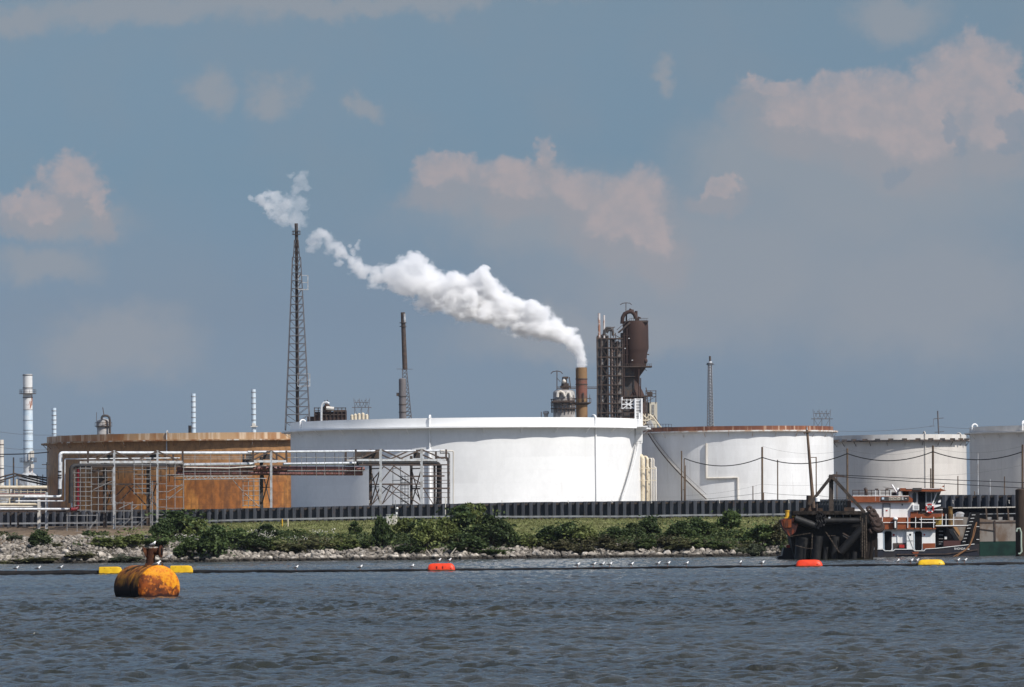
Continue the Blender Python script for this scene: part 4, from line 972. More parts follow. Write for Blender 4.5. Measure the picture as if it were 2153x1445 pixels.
mb = MB(); mb.bar(P(1375, 874, 1201), P(1390, 900, 1201), .22); mb.bar(P(1352, 880, 1200), P(1376, 884, 1200), .14); mb.build('brace', BSTEEL, t)

# far left clutter behind the trestle
t = thing('tank_farm_roof', 'dark sloping pipes and pale small tanks behind the low trestle', 'pipework', P(50, 1090, 1100)); mb = MB()
for pts in (((-30, 1020), (36, 1000), (98, 1016)), ((-30, 1012), (30, 996), (98, 1010)), ((-30, 1024), (10, 1012)), ((40, 1008), (98, 1020)), ((60, 1000), (98, 1005))): mb.tube([P(x, y, 1100) for x, y in pts], .17, 6)
for x in (-10, 12, 78, 90): mb.bar(P(x, 998, 1100), P(x, 1030, 1100), .16)
mb.build('sloping_pipe', DSTEEL, t)
for x, r_ in ((8, 2.4), (52, 3.0), (84, 2.2)): c = P(x, 1028, 1120); MB().lathe([(r_, 6), (r_, c.z), (.1, c.z + .8)], (c.x, 1120, 0), 24).build('small_tank', LGREY, t)

# ------------------------------------------------------------------ poles and cables
def pole(label, x, yt, yb, Y, r, m=WOOD, xb=None, arms=(), name='utility_pole', group='poles along the wall'):
    a, b = P(x, yt, Y), P(xb or x, yb, Y); b.z = min(b.z, BASE + .2) if Y > 880 else b.z
    t = thing(name, label, 'pole', b, group); MB().rod(b, a, r * 1.15, 8, r).build('shaft', m, t)
    if arms:
        mb = MB()
        for (x0, x1, y) in arms: mb.bar(P(x0, y, Y), P(x1, y, Y), .14)
        mb.build('cross_arm', m, t)
    return t
YQ = 926
pole('wooden pole holding the end of the thick cable by the cream risers', 1433, 948, 1060, YQ, .12); pole('shorter pole of the close set three, with small steps', 1438.5, 965, 1060, YQ + 1, .10, arms=((1436, 1442, 1004), (1436, 1442, 1030)))
pole('thinnest pole of the close set three', 1441, 979, 1060, YQ - 1, .08, arms=((1438, 1443, 1010),))
pole('straight wooden pole before the middle of the rusty rimmed tank', 1602.5, 940, 1060, YQ, .17); pole('slender pole right of the straight wooden pole', 1635, 967, 1060, YQ, .10)
pole('slender pole with a bent bracket just right of the leaning pole', 1716, 961, 1060, YQ, .10, arms=((1702, 1716, 962),))
pole('wooden pole before the left edge of the beige tank', 1781.5, 943, 1066, YQ, .17); pole('wooden pole before the right half of the beige tank', 1961.5, 937, 1066, YQ, .19)
pole('short dark pole beside the wooden pole above the wheelhouse', 1957, 985, 1066, YQ - 3, .12); pole('tall pole cut by the right edge of the picture', 2150, 935, 1066, 860, .17)
for x, yt, lab in ((1583, 1022, 'short fence post left of the straight wooden pole'), (1605.5, 1036, 'stub post against the straight wooden pole'), (2014, 1001, 'thin post right of the wheelhouse before the beige tank'), (2049, 1033, 'stub post on the wall, left of two thin posts'), (2081.5, 1008, 'pale thin post before the cut off tank'), (2112, 1002, 'dark thin post before the cut off tank'), (1759.5, 992, 'short post beside the steel A frame')):
    pole(lab, x, yt, 1060, YQ - (70 if x > 2000 else 0), .085, m=WOOD if x != 2081.5 else LGREY, name='fence_post', group='short posts along the wall')
pole('thin white pole in front of the cut off tank', 2056, 953, 1045, 1000, .1, m=LGREY)
pole('dark pole standing behind the low trestle', 28.5, 962, 1060, 960, .14, m=DSTEEL); pole('dark pole against the left edge of the rusty tank', 99.5, 972, 1060, 950, .17, m=DSTEEL, arms=((88, 104, 977),))
def cable(label, pts, r, m, Y, sag=14, name='cable', group='wires and cables along the wall', Y2=None):
    out = []
    for (x0, y0), (x1, y1) in zip(pts, pts[1:]):
        for k in range(14):
            f = k / 13; YY = Y + ((Y2 or Y) - Y) * ((x0 + (x1 - x0) * f) - pts[0][0]) / (pts[-1][0] - pts[0][0]); out.append(P(x0 + (x1 - x0) * f, y0 + (y1 - y0) * f + sag * 4 * f * (1 - f), YY))
    return solo(MB().tube(out, r, 5), name, m, label, 'cable', group)
cable('thick black cable sagging from pole to pole past the tanks', [(1439, 964), (1602.5, 962), (1781.5, 954), (1961.5, 950), (2150, 950)], .085, CABLE, YQ, 17, Y2=870)
cable('thin upper wire across the rusty rimmed tank', [(1440, 1052), (1605, 1036), (1720, 1042), (1785, 1046)], .035, WIRE, YQ - 1, 2)
cable('thin wire across the beige tank', [(1602, 938), (1781, 946), (1961, 942), (2150, 938)], .016, WIRE, YQ + 1, 12)
cable('lowest thin wire over the wall', [(1440, 1042), (1602, 1018), (1781, 1014), (1961, 1000), (2150, 978)], .016, WIRE, YQ + .6, 5)
for y0, y1, y2, l in ((905, 915, 912, 'highest faint wire at the far left'), (938, 946, 945, 'faint wire below the highest one at the far left'), (975, 985, 984, 'lowest faint wire at the far left')):
    cable(l, [(-20, y0), (100, y1), (240, y2)] if y0 < 910 else [(-20, y0), (100, y1)], .04, WIRE, 1250, 3, group='power lines at the far left')
cable('heavy dark cable ending at the rusty tank rim', [(-20, 955), (103, 951)], .11, CABLE, 1010, 2, group='power lines at the far left')
cable('power line running from the beige tank to the lone power pole', [(1745, 906), (1962, 896)], .05, WIRE, 1700, 5, group='power lines behind the tanks'); cable('power line leaving the lone power pole to the right', [(1972, 897), (2100, 902)], .05, WIRE, 1700, 2, group='power lines behind the tanks')
# gate posts, cabinet, lamp at the wall
for x, y0, lab in ((593.5, 1093, 'left one of two yellow marker posts in the grass'), (605.5, 1093, 'right one of two yellow marker posts in the grass')):
    b = ground_at(x, 1108, 880, 915); mb = MB().rod(b - Vector((0, 0, .2)), b + Vector((0, 0, 1.35)), .11, 8); solo(mb, 'marker_post', YEL if x < 600 else CREAM, lab, 'post', group='marker posts in the grass')
b = ground_at(823, 1104, 880, 914); t = thing('control_cabinet', 'pale grey control cabinet in the bushes below the wall', 'cabinet', b, rz=-.2)
MB().box(b.x - .85, b.x + .85, b.y, b.y + .8, b.z, b.z + 1.75).build('case', OFFW, t); MB().box(b.x - .95, b.x + .95, b.y - .08, b.y + .88, b.z + 1.752, b.z + 1.84).build('lid', LGREY, t)
t = thing('lamp_mast', 'thin mast with a white dish above the control cabinet', 'mast', P(832, 1100, 914)); MB().rod(P(831.5, 1052, 914), P(832, 1100, 914), .06, 6).build('shaft', GALV, t)
mb = MB(); mb.ball(P(835, 1069, 913.7), .22, .1, .2); mb.bpx(832.5, 1077, 836, 1081, 913.7, .2); mb.build('dish', WHITE, t)
b = P(936, 1084, 914); mb = MB().rod(P(936.5, 1045, 916), P(936.5, 1082, 916), .08, 6); solo(mb, 'marker_post', OFFW, 'thin pale post against the wall at the right end of the rack', 'post')

# ------------------------------------------------------------------ towboat
def text_mesh(name, s, px, py, hpx, Y, m, parent, wpx=None):
    """lettering standing on a face turned to the camera side, centred on the photo pixel"""
    cu = bpy.data.curves.new(name, 'FONT'); cu.body = s; cu.align_x = 'CENTER'; cu.align_y = 'CENTER'; cu.extrude = .02
    o = bpy.data.objects.new(name, cu); col.objects.link(o); bpy.context.view_layer.update()
    me = bpy.data.meshes.new_from_object(o.evaluated_get(bpy.context.evaluated_depsgraph_get())); bpy.data.objects.remove(o); bpy.data.curves.remove(cu)
    a = np.array([v.co[:] for v in me.vertices]); hh = a[:, 1].max() - a[:, 1].min(); ww = a[:, 0].max() - a[:, 0].min()
    ky = hpx * Y / F / hh; kx = (wpx * Y / F / ww) if wpx else ky
    a[:, 0] -= (a[:, 0].max() + a[:, 0].min()) / 2; a[:, 1] -= (a[:, 1].max() + a[:, 1].min()) / 2
    c = P(px, py, Y); o_ = base_of(parent)
    me.transform(Matrix.Diagonal((kx, ky, 1, 1))); me.transform(Matrix.Rotation(R(90), 4, 'X'))
    a2 = Vector((float(sum(v.co.x for v in me.vertices)) / len(me.vertices), 0, 0)); me.transform(Matrix.Translation(c - o_))
    me.materials.clear(); me.materials.append(m)
    ob = bpy.data.objects.new(name, me); col.objects.link(ob); ob.parent = parent; return ob
TW = M('tug_white_paint', (.80, .80, .79), .42, c2=(.72, .71, .68), scale=.8, st=(1, 1, .3), c3=(.45, .30, .2), s3=1.6, lo3=.7, hi3=.82, st3=(1, 1, .15))
TB = M('tug_brown_paint', (.25, .072, .028), .48, c2=(.20, .055, .022), scale=1.0); TH = M('tug_hull_navy', (.022, .024, .034), .5, c2=(.035, .03, .03), scale=.5, c3=(.10, .05, .035), s3=.8, lo3=.63, hi3=.76, st3=(.5, 1, 1))
TG = M('tug_pale_grey', (.40, .40, .40), .5); RED = M('red_paint', (.42, .03, .025), .45, c2=(.32, .03, .025), scale=3); GLASS = M('dark_window_glass', (.010, .014, .020), .08, spec=.5)
DARKIN = M('dark_interior', (.006, .006, .008), .9, spec=.08); ROPE = M('brown_rope', (.25, .13, .065), .9); GROPE = M('pale_green_rope', (.34, .40, .33), .9)  # DARKIN puts shade inside openings into the colour; also the dark dock front
YT_ = 760
tug = thing('towboat', 'white and brown towboat with a dark hull moored at the right', 'boat', P(1930, 1172, YT_ + 4))
def dk(y): return None
hp = [(1780, 1155), (1857, 1155), (1860, 1158.3), (1878, 1158.3), (1882, 1155), (1920, 1155), (1923, 1158.3), (1943, 1158.3), (1946, 1154.3), (1968, 1153), (1995, 1150), (2049, 1144), (2059, 1144), (2059, 1180), (1780, 1184)]
hull = MB().prism(hp, YT_, 9).build('hull', TH, tug)
mb = MB()
for a, b in zip(hp[:11], hp[1:12]): mb.bar(P(*a, YT_ - .04), P(*b, YT_ - .04), .12, .09)
mb.build('rubbing_strip', TW, hull)
mb = MB(); mb.bar(P(1885, 1166, YT_ - .06), P(1990, 1165, YT_ - .06), .12, .16); mb.bar(P(1990, 1165, YT_ - .06), P(2056, 1156, YT_ - .06), .12, .16); mb.build('fender_strip', BSTEEL, hull)
mb = MB(); mb.prism([(1917, 1161), (1932, 1160), (1930, 1166), (1927, 1172)], YT_ - .1, .08); mb.build('rust_patch', TB, hull)
text_mesh('bow_name', 'RHONDA', 2018, 1154.2, 4.6, YT_ - .05, TW, hull, 23).rotation_euler = (0, 0, 0)
MB().bar(P(2033, 1154.3, YT_ - .05), P(2038, 1155, YT_ - .05), .1, .14).build('bow_mark', TW, hull)
# main deck house
house = MB().prism([(1782, 1113), (1966.5, 1113), (1966.5, 1156), (1782, 1158)], YT_ + .8, 7).build('deck_house', TW, tug)
mb = MB()
def arch(mb, x0, y0, x1, y1, Y, d, r=4):
    pts = [(x1, y1 - 1), (x0, y1 - 1)]
    pts = [(x0 + r, y0), (x1 - r, y0), (x1 - r * .3, y0 + r * .3), (x1, y0 + r), (x1, y1 - r), (x1 - r * .3, y1 - r * .3), (x1 - r, y1), (x0 + r, y1), (x0 + r * .3, y1 - r * .3), (x0, y1 - r), (x0, y0 + r), (x0 + r * .3, y0 + r * .3)]
    return mb.prism(pts, Y, d)
for x0, x1 in ((1859.5, 1875), (1923.5, 1938.5)): arch(MB(), x0, 1117, x1, 1157.5, YT_ + .74, .05).build('opening_shade', DARKIN, house)  # near-black plates on the solid wall, shade of the openings painted in
for x0, x1 in ((1857.8, 1859.3), (1921.5, 1923.2)): MB().bpx(x0, 1119, x1, 1156, YT_ + .5, .28).build('opening_frame', BLUEW, house)
d = MB().bpx(1906.5, 1118.5, 1920.5, 1154.5, YT_ + .3, .06).build('swung_door', TW, tug); mb = MB(); c = P(1913.7, 1124.5, YT_ + .27)
mb.rod(c + Vector((0, .02, 0)), c, .16, 12); mb.build('porthole', GLASS, d); mb = MB(); mb.bar(P(1907, 1137, YT_ + .27), P(1920, 1137, YT_ + .27), .05); mb.bar(P(1909, 1125, YT_ + .27), P(1920, 1153, YT_ + .27), .05); mb.build('door_rib', LGREY, d)
MB().bpx(1846, 1121, 1856.5, 1154, YT_ + .3, .06).build('swung_door', TW, tug)
MB().bpx(1940.5, 1142.5, 1966.3, 1154.5, YT_ + .72, .07).build('lower_band', TB, house); MB().bpx(1878, 1142, 1905, 1155, YT_ + .72, .07).build('lower_band', BSTEEL, house)
MB().bpx(1890.5, 1145.5, 1901.5, 1152, YT_ + .3, .5).build('red_locker', RED, tug)
for x0, y0, x1, y1 in ((1877, 1123, 1881, 1127), (1942, 1123, 1945, 1126)): MB().bpx(x0, y0, x1, y1, YT_ + .7, .08).build('alarm_box', RED, house)
mb = MB(); mb.bpx(1886.5, 1120, 1888.5, 1141, YT_ + .68, .1); mb.build('wall_pipe', TW, house)
# brown upper bulwark
bw = MB().prism([(1782, 1088), (1914, 1088), (1914, 1110), (1968, 1110), (1968, 1113.2), (1782, 1113.2)], YT_ + .1, 8.2).build('upper_bulwark', TB, tug)
MB().prism([(1914.2, 1088), (1966, 1088), (1966, 1109.8), (1914.2, 1109.8)], YT_ + 3.2, 4).build('recess_wall', DSTEEL, tug)
def rails(name, posts, rl, Y, y0, y1, m=TW, r=.035, par=tug):
    mb = MB()
    for x in posts: mb.rod(P(x, y0, Y), P(x, y1, Y), r * 1.15, 6)
    for xa, ya, xb, yb in rl: mb.rod(P(xa, ya, Y), P(xb, yb, Y), r, 6)
    return mb.build(name, m, par)
rails('bulwark_rail', (1855, 1908.5, 1925, 1937, 1963), ((1784, 1099, 1967, 1099), (1933, 1092.3, 1967, 1092.3)), YT_ - .02, 1087, 1110, r=.05)
rails('bow_rail', (1981, 1989, 2005), ((1967, 1092.4, 2025, 1092.4),), YT_ + .3, 1081, 1105, r=.045)
MB().bpx(1967, 1104.3, 2036, 1106.2, YT_ + .2, 6).build('bow_walkway', TW, tug); MB().bpx(1967, 1106.4, 2034, 1108, YT_ + .3, 5.5).build('walkway_edge', TB, tug)
# second level
h2 = MB().prism([(1790, 1055), (1914, 1055), (1917, 1057), (1922, 1057), (1922, 1076), (1914, 1077), (1914, 1088.3), (1790, 1088.3)], YT_ + 1.0, 6.6).build('upper_house', TW, tug)
dd = MB().bpx(1857, 1059.5, 1872, 1087.5, YT_ + .93, .06).build('door', TG, h2); 
mb = MB()
for a, b in (((1856.5, 1059.5), (1856.5, 1087.5)), ((1871.5, 1059.5), (1871.5, 1087.5)), ((1856.5, 1059.5), (1871.5, 1059.5))): mb.bar(P(*a, YT_ + .9), P(*b, YT_ + .9), .07)
mb.build('door_frame', DSTEEL, dd); MB().bpx(1858, 1067.5, 1870.8, 1087.3, YT_ + .9, .03).build('door_leaf', TW, dd); MB().bpx(1862.5, 1072.5, 1866.2, 1075, YT_ + .86, .03).build('red_plate', RED, dd)
MB().bpx(1895.5, 1060, 1898.5, 1063, YT_ + .95, .05).build('vent_grille', DSTEEL, h2)
# flying deck with the name board
MB().prism([(1790, 1043.5), (1911, 1043.5), (1919, 1049), (1919, 1056.3), (1790, 1056.3)], YT_ + .4, 7.6).build('flying_deck', TB, tug)
nb = MB().bpx(1853, 1044.6, 1911, 1053, YT_ + .30, .09).build('name_board', DSTEEL, tug)
NBW = M('name_board_cream', (.62, .56, .46), .5); MB().bpx(1869, 1045.4, 1893, 1051.8, YT_ + .25, .05).build('name_plate', NBW, nb)
text_mesh('board_name', 'RHONDA', 1881, 1048.6, 4.8, YT_ + .235, BSTEEL, nb, 22); text_mesh('board_letter', 'E', 1898, 1048.6, 5.6, YT_ + .28, TW, nb, 4.2)
mb = MB(); mb.bar(P(1903.5, 1048.5, YT_ + .27), P(1906, 1048.5, YT_ + .27), .05, .09); mb.build('board_dash', TW, nb); MB().bpx(1854, 1046, 1859, 1050.5, YT_ + .22, .08).build('board_lamp', BLUEW, nb)
rails('deck_rail', (1841, 1850, 1873, 1896), ((1793, 1043.2, 1911, 1043.2),), YT_ + .45, 1031, 1054, r=.05)
rails('dark_rail', (1793, 1806, 1818, 1832, 1847, 1862, 1870), ((1793, 1031, 1872, 1031), (1793, 1037, 1872, 1037)), YT_ + 5, 1030, 1046, m=DSTEEL, r=.05)
mb = MB(); mb.bpx(1876, 1035, 1889, 1043, YT_ + 3, 2); mb.bpx(1897, 1030, 1911, 1043.4, YT_ + 3.5, 2.5); mb.build('deck_locker', DSTEEL, tug); MB().bpx(1905, 1031, 1912, 1043.2, YT_ + 3, .4).build('deck_cabinet', TB, tug)
mb = MB(); mb.rod(P(1875, 1019.5, YT_ + 2), P(1888, 1040, YT_ + 2), .14, 8); mb.build('searchlight_arm', TW, tug)
mb = MB(); c = P(1888, 1030.5, YT_ + 2.6); mb.ball(c, .28, .28, .34); mb.build('radar_dome', TW, tug)
mb = MB(); mb.bar(P(1857, 1024, YT_ + 4), P(1890, 1030, YT_ + 4), .06); mb.bpx(1840, 1027.5, 1846.5, 1031, YT_ + 4.5, .5); mb.bpx(1862, 1027, 1868, 1030, YT_ + 4.5, .5); mb.bar(P(1868, 1028, YT_ + 4.5), P(1890, 1029, YT_ + 4.5), .09); mb.build('roof_gear', DSTEEL, tug)
# wheelhouse
wh = MB().prism([(1911, 1033), (1979, 1033), (1973, 1045), (1966, 1060), (1966, 1084), (1914, 1084), (1914, 1060)], YT_ + 1.2, 6).build('wheelhouse', TG, tug)
for a in ((1918.5, 1035.5, 1926.5, 1057.5, 3.2),): arch(MB(), *a[:4], YT_ + 1.15, .06, a[4]).build('side_window', GLASS, wh)
MB().bpx(1930.5, 1034.5, 1946, 1081, YT_ + 1.14, .07).build('doorway_shade', DARKIN, wh)  # dark plate, the unlit inside of the door painted on
for a in ((1948.5, 1036, 1957.5, 1055.5, 1.0), (1959.5, 1036, 1964.5, 1055, 1.2)): arch(MB(), *a[:4], YT_ + 1.15, .06, a[4]).build('side_window', GLASS, wh)
mb = MB(); mb.prism([(1968, 1039), (1978, 1036), (1973, 1046), (1966, 1058), (1962, 1058)], YT_ + 1.12, .06); mb.build('front_window', M('greenish_glass', (.05, .06, .055), .1), wh)
mb = MB(); mb.bar(P(1970, 1036, YT_ + 1.1), P(1960.5, 1060, YT_ + 1.1), .14); mb.build('window_post', TW, wh)
roof = MB().prism([(1893, 1026.5), (1976, 1026.5), (1990, 1032), (1971, 1034), (1893, 1032.5)], YT_ + .2, 8).build('wheelhouse_roof', TB, tug)
mb = MB(); mb.bar(P(1905, 1027.6, YT_ + .15), P(1976, 1027.6, YT_ + .15), .05, .07); mb.build('roof_edge', TW, roof); MB().bpx(1919, 1026, 1938, 1031, YT_ + .1, .5).build('roof_vent', DSTEEL, roof)
mb = MB(); mb.prism([(1962, 1062), (1978, 1061), (1978, 1064), (1962, 1068.5)], YT_ + .6, 2); mb.prism([(1973, 1054), (1978, 1051), (1978, 1056), (1973, 1057)], YT_ + 1, 1); mb.build('front_ledge', TW, tug)
MB().prism([(1948, 1068), (1982, 1066), (1982, 1081), (1930, 1081)], YT_ + 1.1, 5).build('pilot_bulwark', DSTEEL, tug)
MB().bar(P(1939, 1072.5, YT_ + .9), P(1982, 1072, YT_ + .9), .10).build('pilot_rail', TW, tug)
MB().prism([(1915, 1076), (1930, 1076), (1930, 1081), (1985, 1080), (1985, 1085), (1966, 1089), (1914, 1089)], YT_ + .7, 6).build('pilot_deck_edge', TB, tug)
ac = MB().bpx(1919, 1061, 1932.5, 1073, YT_ + .4, .8).build('air_conditioner', TW, tug); MB().bpx(1923, 1063, 1931, 1070.5, YT_ + .36, .05).build('fan_grille', TG, ac)
c = P(1954.5, 1069.5, YT_ + .5); mb = MB()
mb.tube([c + Vector((.53 * math.cos(k), 0, .60 * math.sin(k))) for k in np.linspace(0, 2 * math.pi, 25)], .13, 8, cap=False); lb = mb.build('lifebuoy', RED, tug)
mb = MB()
for k in (.785, 2.356, 3.927, 5.498): q = c + Vector((.53 * math.cos(k), 0, .60 * math.sin(k))); mb.rod(q - Vector((-.09 * math.sin(k), 0, .09 * math.cos(k))), q + Vector((-.09 * math.sin(k), 0, .09 * math.cos(k))), .14, 8)
mb.build('lifebuoy_band', TW, lb); MB().prism([(1952, 1076), (1957, 1076), (1955, 1063)], YT_ + .75, .05).build('buoy_cloth', BLUEW, tug)
for x, y in ((1983.5, 1023),): MB().prism([(x - 4, y), (x + 2, y - 2.5), (x + 2, y + 2)], YT_ + 2, .04).build('pennant', TB, tug); 
MB().rod(P(1985.5, 1018, YT_ + 2), P(1985.5, 1031, YT_ + 2), .03, 5).build('flag_staff', DSTEEL, tug)
c = P(1883, 1092, YT_ - .2); mb = MB(); mb.rod(P(1882.7, 1113, YT_ - .3), P(1882.7, 1093, YT_ - .3), .30, 10); cap_ = mb.build('vent_trunk', DSTEEL, tug); MB().ball(P(1882.7, 1091, YT_ - .3), .36, .36, .28).build('vent_cap', TW, cap_); MB().bpx(1881, 1096, 1884, 1110, YT_ - .66, .06).build('vent_plate', TW, cap_)
mb = MB(); mb.tube([P(x, y, YT_ + 4) for x, y in ((1826, 1062), (1824, 1050), (1822, 1036), (1820.5, 1029), (1818, 1026))], .24, 10); mb.build('exhaust_pipe', DSTEEL, tug)
for x in (1797, 1821): mb = MB(); c = P(x, 1062, YT_ + 2); mb.lathe([(.5, c.z - .6), (.5, c.z + .1), (.3, c.z + .35), (.05, c.z + .4)], (c.x, YT_ + 2, 0), 14); mb.build('fuel_tank', TW, tug)
# bow: fenders, winch, ladders, push knee
MB().bpx(1967, 1108.5, 1990, 1152, YT_ + 1.5, 5).build('interior_shade_box', DARKIN, tug)  # near-black box painted for the shadowed interior of the fore deck
mb = MB()
for y in (1117, 1125, 1133, 1139.5, 1144): mb.bar(P(1974, y, YT_ + 1.3), P(1983, y, YT_ + 1.3), .06)
mb.build('ladder_rung', LGREY, tug)
MB().bpx(1986, 1128, 1991, 1134, YT_ + 1.2, .2).build('notice_plate', TW, tug)
MB().bpx(1984, 1137, 2020, 1149, YT_ + .8, 3).build('winch_box', M('maroon_box', (.075, .032, .030), .7), tug)
kn = MB().prism([(2041, 1078), (2060, 1078), (2060, 1148), (2020, 1150), (2026, 1138)], YT_ + .5, 2.2).build('push_knee', BLACK, tug)
mb = MB()
for k in range(9): f = k / 8; x = 2043 - 19 * f; y = 1083 + 56 * f; mb.bar(P(x, y, YT_ + .42), P(x + 8 - f * 2, y - .3, YT_ + .42), .06)
for y in (1107.5, 1134.5): mb.bar(P(2053, y, YT_ + .42), P(2059, y, YT_ + .42), .08)
mb.build('knee_rung', TW, kn)
mb = MB()
for o_ in (0, 3.5): mb.tube([P(x + o_ * k_, y, YT_ - .25) for x, y, k_ in ((2053, 1098, .2), (2048, 1112, .9), (2045, 1128, .6), (2039, 1146, .3), (2030, 1156, .5), (2015, 1165, 1), (2002, 1172, 2))], .07, 6)
mb.build('mooring_rope', ROPE, tug)
mb = MB(); mb.rod(P(1998.5, 1112, YT_ + 3), P(1998.5, 1067, YT_ + 3), .33, 10); mb.bpx(1994, 1065.5, 2003, 1067, YT_ + 2.6, .9); mb.build('bow_bitt', M('stained_bitt', (.16, .095, .03), .7, c2=(.07, .045, .02), scale=2), tug); MB().bpx(1967, 1085, 1982, 1104, YT_ + 3, 2).build('yellow_winch', M('dirty_yellow_winch', (.26, .18, .03), .6, c2=(.05, .04, .02), scale=2.2), tug)

# ------------------------------------------------------------------ barges, dock, piles at the right
BGR = M('weathered_barge_grey', (.24, .215, .19), .8, c2=(.15, .105, .075), scale=.45, st=(1, 1, .6), c3=(.36, .27, .18), s3=.9, lo3=.62, hi3=.72); BGN = M('barge_green', (.008, .035, .026), .6, c2=(.006, .022, .018), scale=.6)
YBG = 772
t = thing('barge', 'weathered grey barge with a dark green lower hull at the dock', 'barge', P(2098, 1165, YBG))
MB().prism([(2060, 1090), (2077, 1093), (2136, 1094.5), (2136, 1138), (2060, 1139)], YBG, 9).build('upper_hull', BGR, t); MB().prism([(2060, 1139.2), (2136, 1138.2), (2136, 1176), (2060, 1176)], YBG - .02, 9).build('lower_hull', BGN, t)
mb = MB(); mb.bpx(2090.5, 1094, 2093.5, 1138, YBG - .12, .1); mb.bar(P(2060, 1112, YBG - .05), P(2090, 1116, YBG - .05), .1, .12); mb.bpx(2061, 1097, 2136, 1100, YBG - .06, .05); mb.build('hull_rib', BSTEEL, t)
t = thing('barge', 'raked grey barge bow with a tarpaulin half hidden behind the towboat rails', 'barge', P(2024, 1150, 776))
MB().prism([(2003, 1086), (2026, 1087), (2043, 1089), (2036, 1112), (2026, 1137), (2018, 1137), (2006, 1118), (2003, 1106)], 776, 8).build('rake', BGR, t)
mb = MB(); mb.bpx(2010, 1080, 2026, 1086.5, 777, 3); mb.ball(P(2018, 1081, 778.5), .7, 1.2, .35); mb.build('tarpaulin', LGREY, t); mb = MB(); mb.prism([(2004, 1108), (2012, 1108), (2019, 1122), (2017, 1127)], 775.9, .08); mb.build('rust_stain', M('tan_rust', (.36, .20, .09), .8), t)
t = thing('dock', 'dark dock front with a white edge and leaning fender timbers', 'dock', P(2060, 1160, 788))
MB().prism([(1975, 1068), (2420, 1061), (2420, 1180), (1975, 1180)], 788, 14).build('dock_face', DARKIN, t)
mb = MB(); rr = random.Random(5)
for k in range(13): x = 2003 + k * 10.3; mb.bpx(x, 1066.6 - k * .12 + rr.random() * .4, x + 9.6, 1069 - k * .12, 787.6, .6)
mb.build('edge_plank', OFFW, t)
for x in (2073, 2096, 2119): MB().bar(P(x, 1069, 786.8), P(x + 2.5, 1100, 785.4), .22).build('fender_timber', DWOOD, t)
mb = MB(); mb.bar(P(2045, 1081.5, 787), P(2135, 1080, 787), .08); mb.build('face_rail', LGREY, t)
for x in (2080, 2102.5, 2125): MB().bpx(x - 5, 1087.5, x + 5.5, 1094.5, 787, .8).build('fender_block', MUD, t)
t = thing('mooring_pile', 'thick dark timber pile at the right edge of the picture', 'pile', P(2149, 1172, 750)); c = P(2148, 1100, 750)
MB().lathe([(.92, -2), (.88, 4), (.84, P(2148, 1030, 750).z), (.5, P(2148, 1029, 750).z + .1)], (c.x, 750, 0), 18).build('shaft', DWOOD, t)
MB().tube([P(x, y, 748.9) for x, y in ((2137, 1118), (2139, 1112), (2144, 1111), (2147, 1120), (2147, 1145), (2148, 1160), (2144, 1165), (2141, 1164))], .13, 8).build('hanging_rope', GROPE, t)

# ------------------------------------------------------------------ black dredge head with its frame
YD = 714
CHAIN = M('rusty_chain', (.045, .032, .024), .8, c2=(.13, .105, .08), scale=6)
dr = thing('dredge_pontoon', 'black dredge pontoon hung with rubber pipes, chains and worn tyres', 'dredge', P(1755, 1177, YD + 4))
MB().prism([(1664, 1077), (1840, 1077), (1842, 1090), (1836, 1182), (1672, 1182), (1660, 1120), (1650, 1100), (1664, 1090)], YD + 2.2, 8).build('hull', BLACK, dr)
MB().prism([(1668, 1074.5), (1812, 1074.5), (1812, 1082), (1668, 1082)], YD + .2, 10).build('deck_beam', M('dark_deck_edge', (.016, .013, .011), .8, c2=(.045, .036, .03), scale=1.6, spec=.1), dr)
bow = MB().prism([(1641, 1094), (1650, 1090), (1672, 1090), (1678, 1104), (1672, 1120), (1660, 1128), (1648, 1112)], YD + .2, 5).build('bow_plate', M('dark_red_steel', (.035, .012, .010), .6, c2=(.16, .035, .015), scale=1.6, lo=.5, hi=.62, st=(1.4, 1, .4)), dr)
MB().prism([(1647, 1093), (1664, 1092), (1664, 1109), (1650, 1110)], YD + .1, .09).build('rust_panel', M('orange_rust_streak', (.21, .05, .012), .7, c2=(.05, .018, .01), scale=1.5, st=(2, 1, .3)), bow)
mb = MB(); mb.rod(P(1655, 1089.5, YD + 2), P(1655, 1073.5, YD + 2), .29, 12); mb.bpx(1649.5, 1088, 1660.5, 1090, YD + 1.6, .9); mb.bpx(1665, 1085, 1671, 1088, YD + 2, .5); mb.rod(P(1655, 1075.5, YD + 2), P(1655, 1073, YD + 2), .34, 12); mb.build('bollard', YEL, dr)
RUB = M('scuffed_rubber', (.008, .008, .009), .55, c2=(.018, .017, .016), scale=1.1, c3=(.10, .098, .095), s3=1.8, lo3=.69, hi3=.8, bump=.2, spec=.25)
def rub(x0, y0, x1, y1, r, Y, Y2=None): MB().tube([P(x0, y0, Y), P((x0 * 2 + x1) / 3, (y0 * 2 + y1) / 3, Y), P(x1, y1, Y2 or Y)], r, 14).build('rubber_pipe', RUB, dr)
rub(1671, 1091, 1716, 1107, .56, YD + .4); rub(1732, 1095.5, 1808, 1095.5, .46, YD + .5); rub(1721, 1127, 1714, 1180, .66, YD + .3); rub(1812, 1112, 1766, 1162, .56, YD + .4); rub(1735, 1150, 1733, 1181, .42, YD + .8); rub(1756, 1128, 1752, 1182, .6, YD + 1.4); rub(1797, 1160, 1795, 1181, .45, YD + .7); rub(1690, 1130, 1686, 1182, 1.1, YD + 1.8)
mb = MB()
